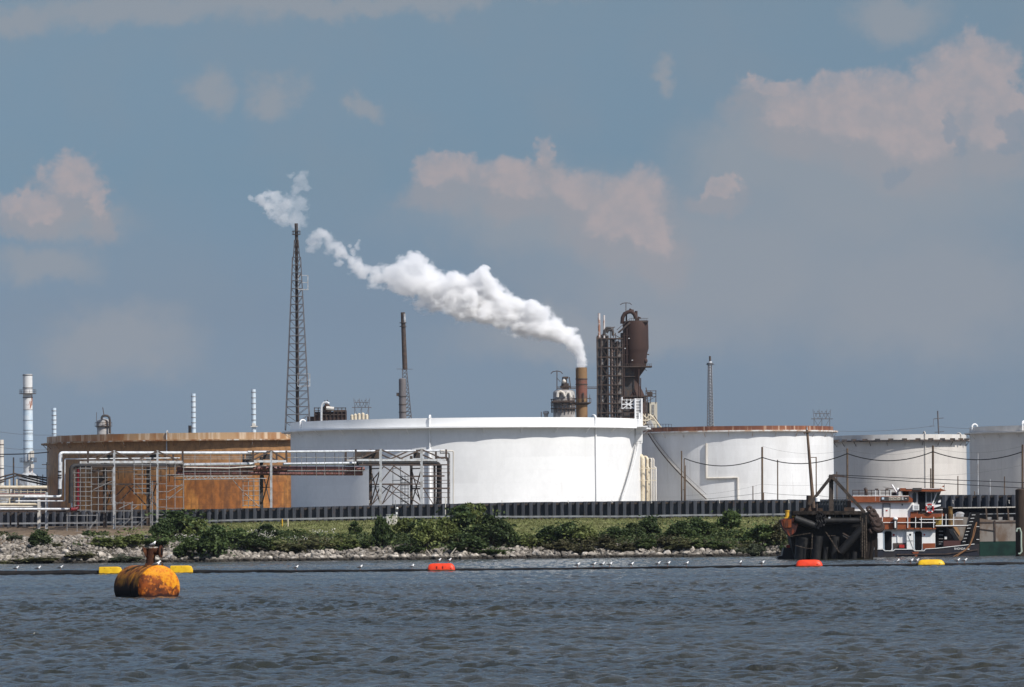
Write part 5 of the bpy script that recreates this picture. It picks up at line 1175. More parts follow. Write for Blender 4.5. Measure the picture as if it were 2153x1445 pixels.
for x, y0, y1, s_ in ((1722, 1076, 1112, 3), (1727, 1078, 1108, 1.5), (1717, 1080, 1105, 1), (1733, 1082, 1106, 2)): mb.tube([P(x + s_ * math.sin(k * 1.9), y0 + (y1 - y0) * k / 6, YD - .1 + .1 * (k % 2)) for k in range(7)], .16, 6)
mb.build('hanging_hose', BLACK, dr)
def chain(pts, Y, r=.07):
    mb = MB()
    for (x0, y0), (x1, y1) in zip(pts, pts[1:]):
        a, b = P(x0, y0, Y), P(x1, y1, Y); n_ = max(2, int((b - a).length / .20))
        for k in range(n_):
            p = a + (b - a) * ((k + .5) / n_); t_ = (b - a).normalized() * .11; o_ = Vector((.05, .0, 0)) if k % 2 else Vector((0, .05, 0))
            mb.bar(p - t_ + o_, p + t_ + o_, r); mb.bar(p - t_ - o_, p + t_ - o_, r)
    mb.build('chain', CHAIN, dr)
chain([(1813, 1090), (1813, 1172)], YD - .1, .09); chain([(1817, 1100), (1818, 1174)], YD - .15, .09); chain([(1708, 1122), (1707, 1154), (1692, 1152), (1673, 1147)], YD - .2); chain([(1736, 1118), (1765, 1162)], YD - .25); chain([(1662, 1128), (1704, 1121)], YD + .1); chain([(1809, 1086), (1810, 1160)], YD + .1, .08); chain([(1741, 1127), (1756, 1126)], YD - .1); chain([(1821, 1084), (1822, 1160)], YD, .1)
mb = MB(); mb.bar(P(1772, 1121, YD + .3), P(1792, 1132, YD + .3), .14); mb.bar(P(1772, 1126, YD + .3), P(1788, 1136, YD + .3), .12); mb.build('steel_strut', DSTEEL, dr)
mb = MB()
for x0, x1 in ((1742, 1754), (1758, 1771), (1775, 1786), (1790, 1808)): mb.bpx(x0, 1083, x1, 1090, YD + 2.0, .12)
mb.build('opening_shade', DARKIN, dr); mb = MB()  # dark plates on the hull carry the shade of the openings
for x in (1756, 1773, 1788): mb.bpx(x - 1, 1082, x + 1, 1091, YD + 1.9, .2)
mb.bpx(1742, 1087, 1746, 1093, YD + .2, .3); mb.build('stanchion', LGREY, dr)
mb = MB()
for x0, y0, x1, y1, w_ in ((1826, 1100, 1822, 1180, .5), (1835, 1120, 1828, 1180, .55), (1841, 1118, 1842, 1172, .4), (1832, 1090, 1836, 1150, .45), (1838, 1110, 1831, 1180, .3)): mb.bar(P(x0, y0, YD + .3 + w_), P(x1, y1, YD + .3 + w_), w_)
mb.build('timber', M('brown_split_timber', (.018, .012, .009), .9, c2=(.012, .009, .008), scale=3, st=(3, 1, .3), c3=(.14, .10, .065), s3=3, lo3=.64, hi3=.76, st3=(3, 1, .2)), dr)
for x, y, r_, rx in ((1828, 1071, .5, .3), (1835, 1078, .62, .5), (1838, 1088, .75, .2), (1843, 1098, .85, .5), (1846, 1107, .95, .1), (1836, 1102, .6, 1.1), (1831, 1085, .5, .9), (1833, 1116, .5, .5)):
    c = P(x, y, YD + .2); ax = Vector((math.sin(rx), -math.cos(rx), .35)).normalized(); u = ax.cross(Vector((0, 0, 1))).normalized(); v_ = ax.cross(u)
    MB().tube([c + (u * math.cos(k) + v_ * math.sin(k)) * r_ * .62 for k in np.linspace(0, 2 * math.pi, 17)], r_ * .40, 8, cap=False).build('tyre', TYRE, dr)
PO = []
def post(x0, y0, x1, y1, w_, d=0): PO.append((P(x0, y0, YD + 3 + d), P(x1, y1, YD + 3 + d), w_))
post(1748, 1002, 1747.5, 1076, .62); post(1748, 1002, 1701, 1062, .42, -.6); post(1749, 1002, 1818, 1078, .42, -.6)
AFM = (M('worn_frame_steel', (.034, .028, .025), .65, c2=(.065, .050, .040), scale=1))
for a_, b_, w_ in PO: MB().bar(a_, b_, w_).build('frame_leg', AFM, dr)
mb = MB(); mb.prism([(1741, 1002), (1752, 997), (1764, 998), (1781, 1002), (1781, 1004), (1768, 1003), (1755, 1003)], YD + 2.4, 1.2); mb.bpx(1744, 998, 1753, 1005, YD + 2.2, 1.4); mb.build('frame_head', BSTEEL, dr)
DPM = M('rusty_deck_post', (.075, .045, .030), .75, c2=(.035, .025, .02), scale=1.4)
for mb in (MB().rod(P(1700.5, 1077, YD + 3), P(1702, 1042, YD + 3), .42, 12), MB().rod(P(1786, 1076, YD + 3), P(1785, 1054, YD + 3), .28, 10)): mb.build('deck_post', DPM, dr)
for mb in (MB().bpx(1682, 1068, 1730, 1075, YD + 5, 2), MB().bpx(1775, 1067, 1797, 1075, YD + 2.5, 1.5)): mb.build('deck_box', DPM, dr)
mb = MB(); mb.rod(P(1717.5, 1076, YD + 2.4), P(1717.5, 1054, YD + 2.4), .10, 8); mb.build('lamp_stalk', DSTEEL, dr); mb = MB(); c = P(1718.5, 1050, YD + 2.4); mb.lathe([(.36, c.z - .3), (.36, c.z + .2), (.2, c.z + .32), (.12, c.z + .45)], (c.x, YD + 2.4, 0), 14); mb.build('lamp', WHITE, dr)
for (x0, y0, x1, y1) in ((1765, 999, 2170, 1015.5), (1770, 1003, 2170, 1027.5)):
    solo(MB().tube([P(x0 + (x1 - x0) * f, y0 + (y1 - y0) * f + 3 * f * (1 - f), YD + 3) for f in np.linspace(0, 1, 16)], .05, 5), 'hoist_cable', CABLE, 'upper taut hoist cable from the steel A frame to the right' if y0 == 999 else 'lower taut hoist cable from the steel A frame to the right', 'cable', 'hoist cables of the dredge')
t = thing('spud_pole', 'thick leaning pole with a short cross piece rising over the dredge', 'pole', P(1711, 1066, YD + 7)); MB().rod(P(1711, 1076, YD + 7), P(1697, 904, YD + 7), .28, 10, .17).build('shaft', WOOD, t)
mb = MB(); mb.bar(P(1689, 910, YD + 6.8), P(1704, 908, YD + 6.8), .16); mb.bar(P(1691, 913, YD + 6.8), P(1697, 907, YD + 6.8), .1); mb.build('cross_piece', WOOD, t)
t = thing('work_float', 'low black float lying beside the dredge at the waterline', 'float', P(1655, 1176, YD + 9)); MB().prism([(1635, 1177), (1636, 1170), (1645, 1168), (1648, 1152), (1690, 1152), (1690, 1179)], YD + 6, 4).build('float_body', M('black_tarred_float', (.016, .018, .024), .5), t)
MB().bpx(1654, 1146, 1662, 1152, YD + 8, 1).build('red_rag', RED, t)

# ------------------------------------------------------------------ floating boom
YO = 550
mb = MB(); pts = []
for x in np.arange(-60, 2220, 20): pts.append(P(x, 0, YO)); 
pts = [Vector((p.x, YO + 1.2 * math.sin(p.x * .12), .11 + .03 * math.sin(p.x * .9) + (.05 if p.x < -35 else 0))) for p in pts]
rad = [lerp(p.x, [-56, -38, -20, 5, 25, 56], [.36, .31, .17, .135, .15, .22]) for p in pts]
t = solo(MB().tube(pts, rad, 10), 'floating_boom', M('black_boom', (.006, .006, .008), .7, c2=(.013, .012, .012), scale=1.2, spec=.15), 'long dark floating boom across the whole channel', 'boom')
def scum(m):
    nt = m.node_tree; b = nt.nodes['Principled BSDF']; l = b.inputs['Base Color'].links[0].from_socket; N, mth, vmt, sstep, mix, noi = nodes(nt)
    p_ = N('ShaderNodeNewGeometry').outputs[0]; z = mth('ADD', N('ShaderNodeSeparateXYZ', i={0: p_}).outputs[2], mth('MULTIPLY', noi(p_, 3.0, 4), .22)); nt.links.new(mix(sstep(z, .34, .20), l, (.045, .035, .016)), b.inputs['Base Color'])
scum(ORANGE); scum(YFLOAT)
def boom_y(x): return YO + 1.2 * math.sin(x * .12)
def float_(label, x0, x1, yt, yb, m, hm, kind):
    a, b = P(x0, yb, YO), P(x1, yb, YO); L = b.x - a.x; H = P((x0 + x1) / 2, yt, YO).z + .15; cx = (a.x + b.x) / 2; Y = boom_y(cx) - .1
    t = thing('boom_float', label, 'float', (cx, Y, -.15), 'moulded floats on the boom')
    mb = MB(); secs = [(-.5, .55), (-.47, .80), (-.40, .96), (-.3, 1), (.3, 1), (.38, .97), (.45, .80), (.5, .48)]
    if kind == 1: secs = [(-.5, .86), (-.485, .97), (-.46, 1), (.30, 1), (.42, .92), (.5, .55)]
    if kind == 2: secs = [(-.5, .40), (-.47, .66), (-.42, .86), (-.34, .97), (-.2, 1), (.25, 1), (.38, .94), (.46, .74), (.5, .5)]
    prof_ = [(-.52, -.12), (-.60, .0), (-.60, .36), (-.52, .62), (-.40, .86), (-.28, .97), (.28, .97), (.40, .86), (.52, .62), (.60, .36), (.60, 0), (.52, -.12)]
    if kind == 1: prof_ = [(-.55, -.12), (-.62, .0), (-.62, .30), (-.57, .36), (-.57, .40), (-.46, .93), (-.38, 1.0), (.38, 1.0), (.46, .93), (.57, .40), (.62, .3), (.62, 0), (.55, -.12)]
    n = len(prof_); vs = []
    for sx, k in secs:
        for py_, pz_ in prof_: vs.append((cx + sx * L, Y + py_ * (.55 + .45 * k), -.15 + max(pz_ * k, pz_ * .6 if pz_ < .3 else 0) * H))
    fs = [(i * n + j, i * n + (j + 1) % n, (i + 1) * n + (j + 1) % n, (i + 1) * n + j) for i in range(len(secs) - 1) for j in range(n)] + [tuple(range(n - 1, -1, -1)), tuple(range((len(secs) - 1) * n, len(secs) * n))]
    fs = [tuple(reversed(f)) for f in fs]
    mb.add(vs, fs).build('shell', m, t, ang=30)
    mb = MB()
    for fx, fz, hh in ((-.17, .5, .34), (.05, .5, .34), (.34, .42, .10)) if kind == 0 else ((-.25, .86, .06), (0, .86, .06)) if kind == 1 else ((.3, .45, .09),):
        yy = Y - .60 + (.02 if fz < .7 else .13)
        mb.box(cx + fx * L - .05, cx + fx * L + .05, yy - .015, yy + .10, -.15 + (fz - hh / 2) * H, -.15 + (fz + hh / 2) * H)
    mb.build('slot_shade', hm, t)  # solid boxes in a darkened colour paint the shade of slots
    mb = MB(); mb.tube([(cx - .515 * L, Y + .1, .1), (cx - .5 * L, Y + .1, .1), (cx + .515 * L, Y + .1, .1)], .27, 12); mb.build('coupling', BLACK, t)
    return cx, Y, -.15 + .985 * H
fl = [float_('yellow box shaped float left of the rusty mooring buoy', 207, 256, 1192, 1213, YFLOAT, HOLEY, 1), float_('yellow box shaped float right of the rusty mooring buoy', 357, 405, 1189.5, 1208, YFLOAT, HOLEY, 1),
      float_('orange red float with two gulls on it below the middle of the bank', 900, 957, 1184, 1204, ORANGE, HOLE, 0), float_('orange red float in front of the black dredge', 1672, 1728, 1176.5, 1196, ORANGE, HOLE, 2), float_('yellow rounded float in front of the towboat', 1927, 1984, 1176, 1192, YFLOAT, HOLEY, 2)]

# ------------------------------------------------------------------ mooring buoy
def buoy_mat():
    m = bpy.data.materials.new('rusty_buoy_plate'); m.use_nodes = True; nt = m.node_tree; N, mth, vmt, sstep, mix, noi = nodes(nt); b = nt.nodes['Principled BSDF']; b.inputs['Roughness'].default_value = .75; b.inputs['Specular IOR Level'].default_value = .2
    t = N('ShaderNodeTexCoord').outputs['Object']; s = N('ShaderNodeSeparateXYZ', i={0: t})
    c = mix(sstep(noi(t, 1.2, 5), .38, .60), (.25, .080, .012), (.085, .026, .008)); c = mix(sstep(noi(vmt('MULTIPLY', t, (1, 1, .6)), 1.7, 5, .62), .46, .60), c, (.42, .165, .018))
    h = mth('ADD', s.outputs[2], mth('MULTIPLY', mth('SUBTRACT', noi(t, 1.5, 4), .5), 1.1)); c = mix(sstep(h, .50, .05), c, (.020, .008, .005)); c = mix(sstep(mth('ADD', s.outputs[2], mth('MULTIPLY', noi(t, 3, 3), .12)), -.05, -.12), c, (.007, .005, .005))
    nt.links.new(c, b.inputs['Base Color']); bp = N('ShaderNodeBump', i={'Strength': .35, 'Distance': .05, 'Height': noi(t, 9, 4)}); nt.links.new(bp.outputs[0], b.inputs['Normal']); return m
BR = buoy_mat()
def face_mat():
    m = bpy.data.materials.new('peeling_yellow_buoy_end'); m.use_nodes = True; nt = m.node_tree; N, mth, vmt, sstep, mix, noi = nodes(nt); b = nt.nodes['Principled BSDF']; b.inputs['Roughness'].default_value = .65; b.inputs['Specular IOR Level'].default_value = .2
    t = N('ShaderNodeTexCoord').outputs['Object']; s = N('ShaderNodeSeparateXYZ', i={0: t})
    rust = mix(sstep(noi(t, 1.6, 5), .36, .62), (.25, .060, .010), (.050, .015, .008)); rust = mix(sstep(noi(t, 3.0, 5, .65), .50, .62), rust, (.46, .135, .018))
    yel = mix(sstep(noi(t, 5, 5, .65), .42, .66), (.64, .265, .010), (.48, .125, .006)); yel = mix(sstep(noi(t, 7, 4, .7), .60, .68), yel, (.17, .05, .014))
    e = mth('ADD', s.outputs[2], mth('MULTIPLY', mth('SUBTRACT', noi(t, 1.9, 5, .6), .5), 1.7)); e = mth('ADD', e, mth('MULTIPLY', s.outputs[0], .42))
    c = mix(sstep(e, .36, .48), rust, yel); c = mix(sstep(mth('ADD', s.outputs[2], mth('MULTIPLY', noi(t, 2.6, 4), .5)), -.02, -.22), c, (.030, .010, .008)); nt.links.new(c, b.inputs['Base Color'])
    bp = N('ShaderNodeBump', i={'Strength': .3, 'Distance': .05, 'Height': noi(t, 9, 4)}); nt.links.new(bp.outputs[0], b.inputs['Normal']); return m
YU = 321; rb = 1.38; th = R(25)
fc = P(335.5, 1257, YU); fc.z = .62
nrm = Vector((math.sin(th), -math.cos(th), 0)); Lb = 4.25
t = thing('mooring_buoy', 'big rusty cylinder buoy with a yellow painted end afloat in front', 'buoy', fc)
def ring(q, r_, n=48):
    u = Vector((nrm.y, -nrm.x, 0)); u = Vector((math.cos(th), math.sin(th), 0)); return [q + (u * math.cos(2 * math.pi * k / n) + Vector((0, 0, 1)) * math.sin(2 * math.pi * k / n)) * r_ for k in range(n)]
def sweep(prof_):
    vs = []; n = 48; fs = []
    for d_, r_ in prof_: vs += ring(fc - nrm * d_, r_, n)
    for i in range(len(prof_) - 1):
        for k in range(n): fs.append((i * n + k, i * n + (k + 1) % n, (i + 1) * n + (k + 1) % n, (i + 1) * n + k))
    return vs, fs, n
vs, fs, n = sweep([(.10, rb), (Lb * .32, rb + .012), (Lb * .325, rb + .03), (Lb * .345, rb + .03), (Lb * .35, rb + .012), (Lb * .7, rb), (Lb, rb), (Lb + .22, rb * .86), (Lb + .34, rb * .5), (Lb + .37, .02)])
MB().add(vs, fs).build('drum', BR, t)
vs, fs, n = sweep([(-.24, .02), (-.23, rb * .4), (-.18, rb * .68), (-.09, rb * .86), (.02, rb * .955), (.10, rb)])
fo = MB().add(vs, fs).build('end_plate', face_mat(), t)
mid = fc - nrm * (Lb * .42); tp = mid + Vector((0, 0, rb)); cx_p = P(316, 1160, tp.y)
pb = Vector((cx_p.x - .02, tp.y, tp.z - .1)); pt = Vector((cx_p.x + .06, tp.y, P(316, 1154, tp.y).z)); BRD = M('dark_brown_rust_post', (.045, .016, .008), .85, c2=(.085, .032, .010), scale=3, lo=.52, hi=.68, spec=.2)
mb = MB(); mb.tube([pb, pb + (pt - pb) * .1, pb + (pt - pb) * .25, pt], [.42, .34, .27, .29], 12); po = mb.build('post', BRD, t)
za = pt.z - .18; h1 = P(303.5, 1160, tp.y).x; h2 = P(340.5, 1160, tp.y).x
mb = MB(); mb.tube([(h1, tp.y + .1, za - .1), (h1 + .03, tp.y + .1, za - .08), (h1 + .22, tp.y + .08, za - .02), (cx_p.x, tp.y, za), (h2 - .24, tp.y - .06, za), (h2 - .05, tp.y - .12, za), (h2, tp.y - .13, za)], [.30, .40, .24, .21, .23, .40, .30], 16); mb.build('cross_tube', BRD, po)
mb = MB(); mb.tube([(h2 - .03, tp.y - .14, za), (h2 + .012, tp.y - .145, za)], [.26, .24], 14); mb.build('mouth_shade', DARKIN, po)  # black disc paints the shade inside the tube
mb = MB()
for o_ in (-.5, .5): q = tp + nrm * .9 + Vector((o_, 0, 0)); mb.box(q.x - .05, q.x + .05, q.y - .2, q.y + .2, q.z - .08, q.z + .12)
mb.build('lug', BRD, t)

# ------------------------------------------------------------------ gulls
GW = M('gull_white', (.78, .78, .77), .7); GG = M('gull_grey_wing', (.085, .087, .095), .8, c2=(.06, .06, .065), scale=14); GBK = M('gull_dark_tail', (.03, .03, .035), .7); GBL = M('gull_bill', (.30, .10, .04), .5)
def make_gull(sit=False):
    t = thing('gull', 'gull', 'gull', (0, 0, 0), 'gulls resting on the water line'); d = -.11 if sit else 0
    mb = MB(); mb.tube([(x, 0, z + d) for x, z in ((-.20, .165), (-.15, .175), (-.06, .195), (.03, .22), (.10, .255), (.135, .30), (.155, .335), (.18, .345), (.205, .338), (.222, .33))], [.012, .035, .068, .078, .066, .046, .044, .046, .034, .012], 12); mb.build('body', GW, t, ang=60)
    for s_ in (-1, 1):
        mb = MB(); mb.tube([(x, s_ * y, z + d) for x, y, z in ((.06, .062, .235), (.0, .075, .225), (-.09, .07, .205), (-.19, .035, .185), (-.27, .012, .172))], [.035, .066, .062, .034, .010], 8); w_ = mb.build('wing', GG, t, ang=60)
        mb = MB(); mb.tube([(x, s_ * y, z + d) for x, y, z in ((-.18, .038, .188), (-.24, .022, .178), (-.31, .008, .168))], [.026, .018, .004], 6); mb.build('wing_tip', GBK, w_)
    MB().tube([(.215, 0, .335 + d), (.25, 0, .328 + d), (.272, 0, .318 + d)], [.014, .011, .003], 6).build('bill', GBL, t)
    if not sit:
        for s_ in (-1, 1): mb = MB(); mb.rod((-.01, s_ * .03, .16), (.0, s_ * .03, .0), .008, 5); mb.bar((-.01, s_ * .03, .006), (.05, s_ * .03, .006), .035, .01); mb.build('leg', GBL, t)
    return t
g_st, g_si = make_gull(), make_gull(True)
used = set()
def gull(px, label, Y, z, rz=0.0, sit=False, k=1.0, grp='gulls resting on the floating boom'):
    src = g_si if sit else g_st
    if src.name in used: o = copy_tree(src)
    else: used.add(src.name); o = src
    o.location = (P(px, 1200, Y).x, Y, z); o.rotation_euler.z = rz; o.scale = (k, k, k); o['label'] = label; o['group'] = grp; return o
def boom_top(x):
    i = float(np.interp(x, [p.x for p in pts], range(len(pts)))); j = int(min(len(pts) - 2, i)); f = i - j
    return (pts[j].z + rad[j]) * (1 - f) + (pts[j + 1].z + rad[j + 1]) * f - .012
BG_ = [(34, 'gull nearest the left edge of the picture, standing on the boom', -.1), (80, 'middle gull of the three standing left of the yellow floats', .1), (127, 'rightmost gull of the three standing left of the yellow floats', -.2), (622, 'lone gull on the boom between the buoy and the rightward orange float', .4),
       (757, 'left gull of two spaced out before the middle orange float', .5), (866, 'gull just left of the middle orange float', .7), (1214, 'first gull right of the middle orange float, alone', .3), (1248, 'left gull of a close row of three', .1), (1266, 'middle gull of a close row of three', .0), (1282, 'right gull of a close row of three, head lowered', .4),
       (1327, 'gull standing between the close row of three and a pair', .3), (1383, 'left gull of a pair on the boom below the low thicket', 0), (1404, 'right gull of a pair on the boom below the low thicket', .2), (1443, 'gull alone right of the pair on the boom', .5), (1557, 'left gull of two nearest the dredge', 1.2), (1602, 'gull closest to the orange float by the dredge', .2),
       (1888, 'leftmost gull of three beside the rounded yellow float', 1.0), (1915, 'middle gull of three beside the rounded yellow float', .2), (1927, 'gull touching the left end of the rounded yellow float', -.1), (2013, 'crouching gull right of the rounded yellow float', .2), (2028, 'upright gull right of the rounded yellow float', .1)]
for px, lab, rz in BG_:
    x = P(px, 1200, YO).x
    gull(px, lab, boom_y(x), boom_top(x), rz, k=1.38)
for px, lab in ((922, 'left gull on top of the middle orange float'), (943.5, 'right gull on top of the middle orange float')): gull(px, lab, fl[2][1], fl[2][2], .1, k=1.38, grp='gulls on the middle orange float')
gull(322, 'gull standing on the crosspiece of the rusty buoy', tp.y, za + .205, .9, k=1.15, grp='gulls on the rusty buoy'); gull(329, 'gull sitting at the foot of the post on the rusty buoy', tp.y - .45, tp.z - .06, .2, sit=True, k=1.25, grp='gulls on the rusty buoy')

# ------------------------------------------------------------------ riprap
ROCK = M('pale_riprap_stone', (.33, .295, .25), .9, c2=(.19, .165, .14), scale=1.4, c3=(.50, .455, .395), s3=1.0, lo3=.52, hi3=.66, rnd=.5, bump=.4, bs=5)
def wet(m):
    nt = m.node_tree; b = nt.nodes['Principled BSDF']; l = b.inputs['Base Color'].links[0].from_socket; N, mth, vmt, sstep, mix, noi = nodes(nt)
    z = N('ShaderNodeSeparateXYZ', i={0: N('ShaderNodeNewGeometry').outputs[0]}).outputs[2]; nt.links.new(mix(sstep(z, .75, .3), l, (.028, .024, .019)), b.inputs['Base Color'])
wet(ROCK)
def rock_mesh(seed):
    r_ = random.Random(seed); mb = MB(); mb.ball((0, 0, 0), .5, .42, .36, 9, 6); pl = [(Vector((r_.gauss(0, 1), r_.gauss(0, 1), r_.gauss(0, 1))).normalized(), r_.uniform(.26, .38)) for _ in range(11)]
    out = []
    for v in mb.v:
        q = Vector(v) * 1.15
        for n_, d_ in pl:
            k = q.dot(n_)
            if k > d_: q -= n_ * (k - d_)
        out.append(q)
    me = bpy.data.meshes.new('boulder'); me.from_pydata(out, [], mb.f); me.polygons.foreach_set('use_smooth', [True] * len(mb.f)); me.set_sharp_from_angle(angle=R(22)); me.materials.append(ROCK); return me, np.array([q[:] for q in out]), mb.f
RM = [rock_mesh(s) for s in range(10)]
def riprap_width(x): return lerp(x, [-80, -62, -52, -40, 0, 45, 60], [34, 34, 26, 14, 12.5, 13, 13])
rr = random.Random(11); cand = []
for k in range(5600):
    x = rr.uniform(-90, 66); t_ = -1.2 + (riprap_width(x) + 1.5) * rr.random() ** (1.0 if x < -50 else 1.25); s_ = rr.choice((.4, .5, .6, .7, .85, 1.15)) * rr.uniform(.8, 1.3) * lerp(t_, [0, 14], [1.1, .85]); y = shore_y(x) + t_
    dens = mnoise.noise(Vector((x * .16, t_ * .22, 9)))
    if t_ > 8 and dens < (-.12 if x > -52 else -.3): continue
    cand.append((s_, x, y))
for k in range(1500):
    x = rr.uniform(-90, -44); t_ = rr.uniform(2, riprap_width(x)); cand.append((rr.choice((.4, .5, .65, .9)) * rr.uniform(.8, 1.3), x, shore_y(x) + t_))
cand.sort(reverse=True)
RL = ['pale angular boulder in the riprap at the water edge', 'light stone lying higher up the riprap slope']
for i, (s_, x, y) in enumerate(cand[:290]):
    o = bpy.data.objects.new('boulder', RM[i % 10][0]); col.objects.link(o); o.location = (x, y, gz(x, y) + s_ * .12); o.rotation_euler = (rr.uniform(-.5, .5), rr.uniform(-.5, .5), rr.uniform(0, 6.3)); o.scale = (s_ * rr.uniform(.9, 1.35), s_, s_ * rr.uniform(.7, 1.05))
    hi = y - shore_y(x) > 5; tag(o, RL[1] if hi else RL[0], 'boulder', 'boulders high on the riprap slope' if hi else 'boulders of the riprap at the water edge')
vs, fs, tn = [], [], []
ROCK2 = ROCK.copy(); ROCK2.name = 'pale_riprap_stone_mixed'; nt = ROCK2.node_tree; b = nt.nodes['Principled BSDF']; l = b.inputs['Base Color'].links[0].from_socket
N, mth, vmt, sstep, mix, noi = nodes(nt); at = N('ShaderNodeAttribute', attribute_name='tone'); nt.links.new(mix(1.0, l, N('ShaderNodeCombineXYZ', i={0: at.outputs[2], 1: at.outputs[2], 2: at.outputs[2]}).outputs[0], 'MULTIPLY'), b.inputs['Base Color'])
mbx = MB()
for i, (s_, x, y) in enumerate(cand[290:]):
    _, V_, F_ = RM[i % 10]; e = Matrix.Rotation(rr.uniform(0, 6.3), 3, 'Z') @ Matrix.Rotation(rr.uniform(-.6, .6), 3, 'X'); A = np.array(e) ; q = (V_ * np.array([s_ * rr.uniform(.9, 1.3), s_, s_ * rr.uniform(.7, 1)])) @ A.T + np.array([x, y, gz(x, y) + s_ * .08])
    mbx.add(q.tolist(), F_); tn += [rr.uniform(.62, 1.3)] * len(q)
o = mbx.build('riprap', ROCK2, None, 22); a = o.data.attributes.new('tone', 'FLOAT', 'POINT'); a.data.foreach_set('value', np.array(tn, np.float32)); tag(o, 'bed of smaller pale stones along the whole shore', 'riprap', kind='stuff')
mb = MB()
for px, py, a_ in ((950, 1168, .9), (905, 1172, 2.2), (290, 1163, .3), (515, 1178, 2.4), (1040, 1172, .2)):
    b_ = ground_at(px, py); dv = Vector((math.cos(a_), .2, abs(math.sin(a_)) * .8)); mb = MB().rod(b_ + Vector((0, -.4, .2)) - dv * .9, b_ + Vector((0, -.4, .5)) + dv * 1.1, .10, 7, .06)
    solo(mb, 'driftwood', M('bleached_driftwood', (.42, .37, .30), .9) if px == 950 else bpy.data.materials['bleached_driftwood'], {950: 'bleached branch standing up by the middle orange float', 905: 'bleached log leaning on the stones left of the middle orange float', 290: 'pale log lying on the stones behind the rusty buoy', 515: 'short pale log at the water edge right of the yellow floats', 1040: 'flat bleached log low on the stones right of the tallest bush'}[px], 'driftwood', 'driftwood on the riprap')

# ------------------------------------------------------------------ plants
def leaf_mat(name, c, c2, tl=.25):
    m = bpy.data.materials.new(name); m.use_nodes = True; nt = m.node_tree; N, mth, vmt, sstep, mix, noi = nodes(nt); b = nt.nodes['Principled BSDF']; b.inputs['Roughness'].default_value = .6; b.inputs['Specular IOR Level'].default_value = .25
    at = N('ShaderNodeAttribute', attribute_name='tone'); oi = N('ShaderNodeObjectInfo')
    col_ = mix(at.outputs[2], c, c2); f = mth('ADD', .78, mth('MULTIPLY', oi.outputs['Random'], .44)); col_ = mix(1.0, col_, N('ShaderNodeCombineXYZ', i={0: f, 1: f, 2: f}).outputs[0], 'MULTIPLY')
    nt.links.new(col_, b.inputs['Base Color'])
    tr = N('ShaderNodeBsdfTranslucent'); nt.links.new(col_, tr.inputs[0]); ms = N('ShaderNodeMixShader', i={0: tl, 1: b.outputs[0], 2: tr.outputs[0]}); nt.links.new(ms.outputs[0], nt.nodes['Material Output'].inputs[0]); return m
LM = {'dark': leaf_mat('dark_leaves', (.028, .050, .015), (.078, .108, .034)), 'mid': leaf_mat('mid_green_leaves', (.046, .076, .020), (.115, .150, .048)), 'lime': leaf_mat('yellow_green_leaves', (.075, .098, .024), (.165, .185, .060)), 'grey': leaf_mat('grey_green_leaves', (.055, .070, .040), (.12, .135, .08)), 'olive': leaf_mat('olive_weeds', (.075, .080, .030), (.17, .165, .070)), 'brown': leaf_mat('brownish_twigs', (.050, .048, .022), (.100, .092, .042))}
STEM = M('shrub_stem', (.08, .06, .045), .9)
def quads(C, size, up_=.35, aspect=1.6, seed=0):
    g = np.random.default_rng(seed); n = len(C); a = g.normal(size=(n, 3)); a /= np.linalg.norm(a, axis=1)[:, None]; b = g.normal(size=(n, 3)); b[:, 2] += up_; b -= a * (a * b).sum(1)[:, None]; b /= np.linalg.norm(b, axis=1)[:, None]; c = np.cross(a, b)
    s_ = (size * g.uniform(.6, 1.4, n))[:, None]; u = b * s_ * aspect * .5; w_ = c * s_ * .5
    V_ = np.stack([C - u - w_ * .35, C - u * .1 + w_, C + u, C - u * .1 - w_], 1).reshape(-1, 3); return V_, np.arange(4 * n).reshape(n, 4)
def shrub_proto(seed, kind):
    """unit shrub: about 1 across and 1 tall; kind 0 domed, 1 upright, 2 low and loose"""
    g = np.random.default_rng(seed); C = []; T = []
    nl = {0: 15, 1: 13, 2: 16}[kind]; lobes = []
    for k in range(nl):
        a = g.uniform(0, 6.28); q = g.random() ** .6
        if kind == 0: lobes.append((.36 * q * math.cos(a), .36 * q * math.sin(a), .22 + .50 * (1 - q * q) * g.uniform(.55, 1.05) , g.uniform(.13, .20)))
        elif kind == 1: lobes.append((.25 * q * math.cos(a), .25 * q * math.sin(a), g.uniform(.25, .85), g.uniform(.11, .19)))
        else: lobes.append((.42 * q * math.cos(a), .42 * q * math.sin(a), g.uniform(.18, .62) * (1 - .4 * q), g.uniform(.10, .17)))
    for (x, y, z, r_) in lobes:
        n = int(330 * (r_ / .15) ** 2); d = g.normal(size=(n, 3)); d /= np.linalg.norm(d, axis=1)[:, None]; q = g.uniform(.45, 1.12, n) ** .7; p = np.array([x, y, z]) + d * (r_ * q)[:, None] * np.array([1, 1, .85])
        C.append(p); T.append(np.clip(.35 + .3 * g.normal(size=n) + g.normal() * .28 + .0 * d[:, 2], 0, 1))
    n = 240; p = np.stack([g.normal(0, .24, n), g.normal(0, .24, n), g.uniform(.02, .95, n) ** 1.2 * .95], 1); C.append(p); T.append(g.uniform(0, .8, n))
    C = np.concatenate(C); T = np.concatenate(T); k = C[:, 2] > -.02; C, T = C[k], T[k]
    return C, T
PROT = {}
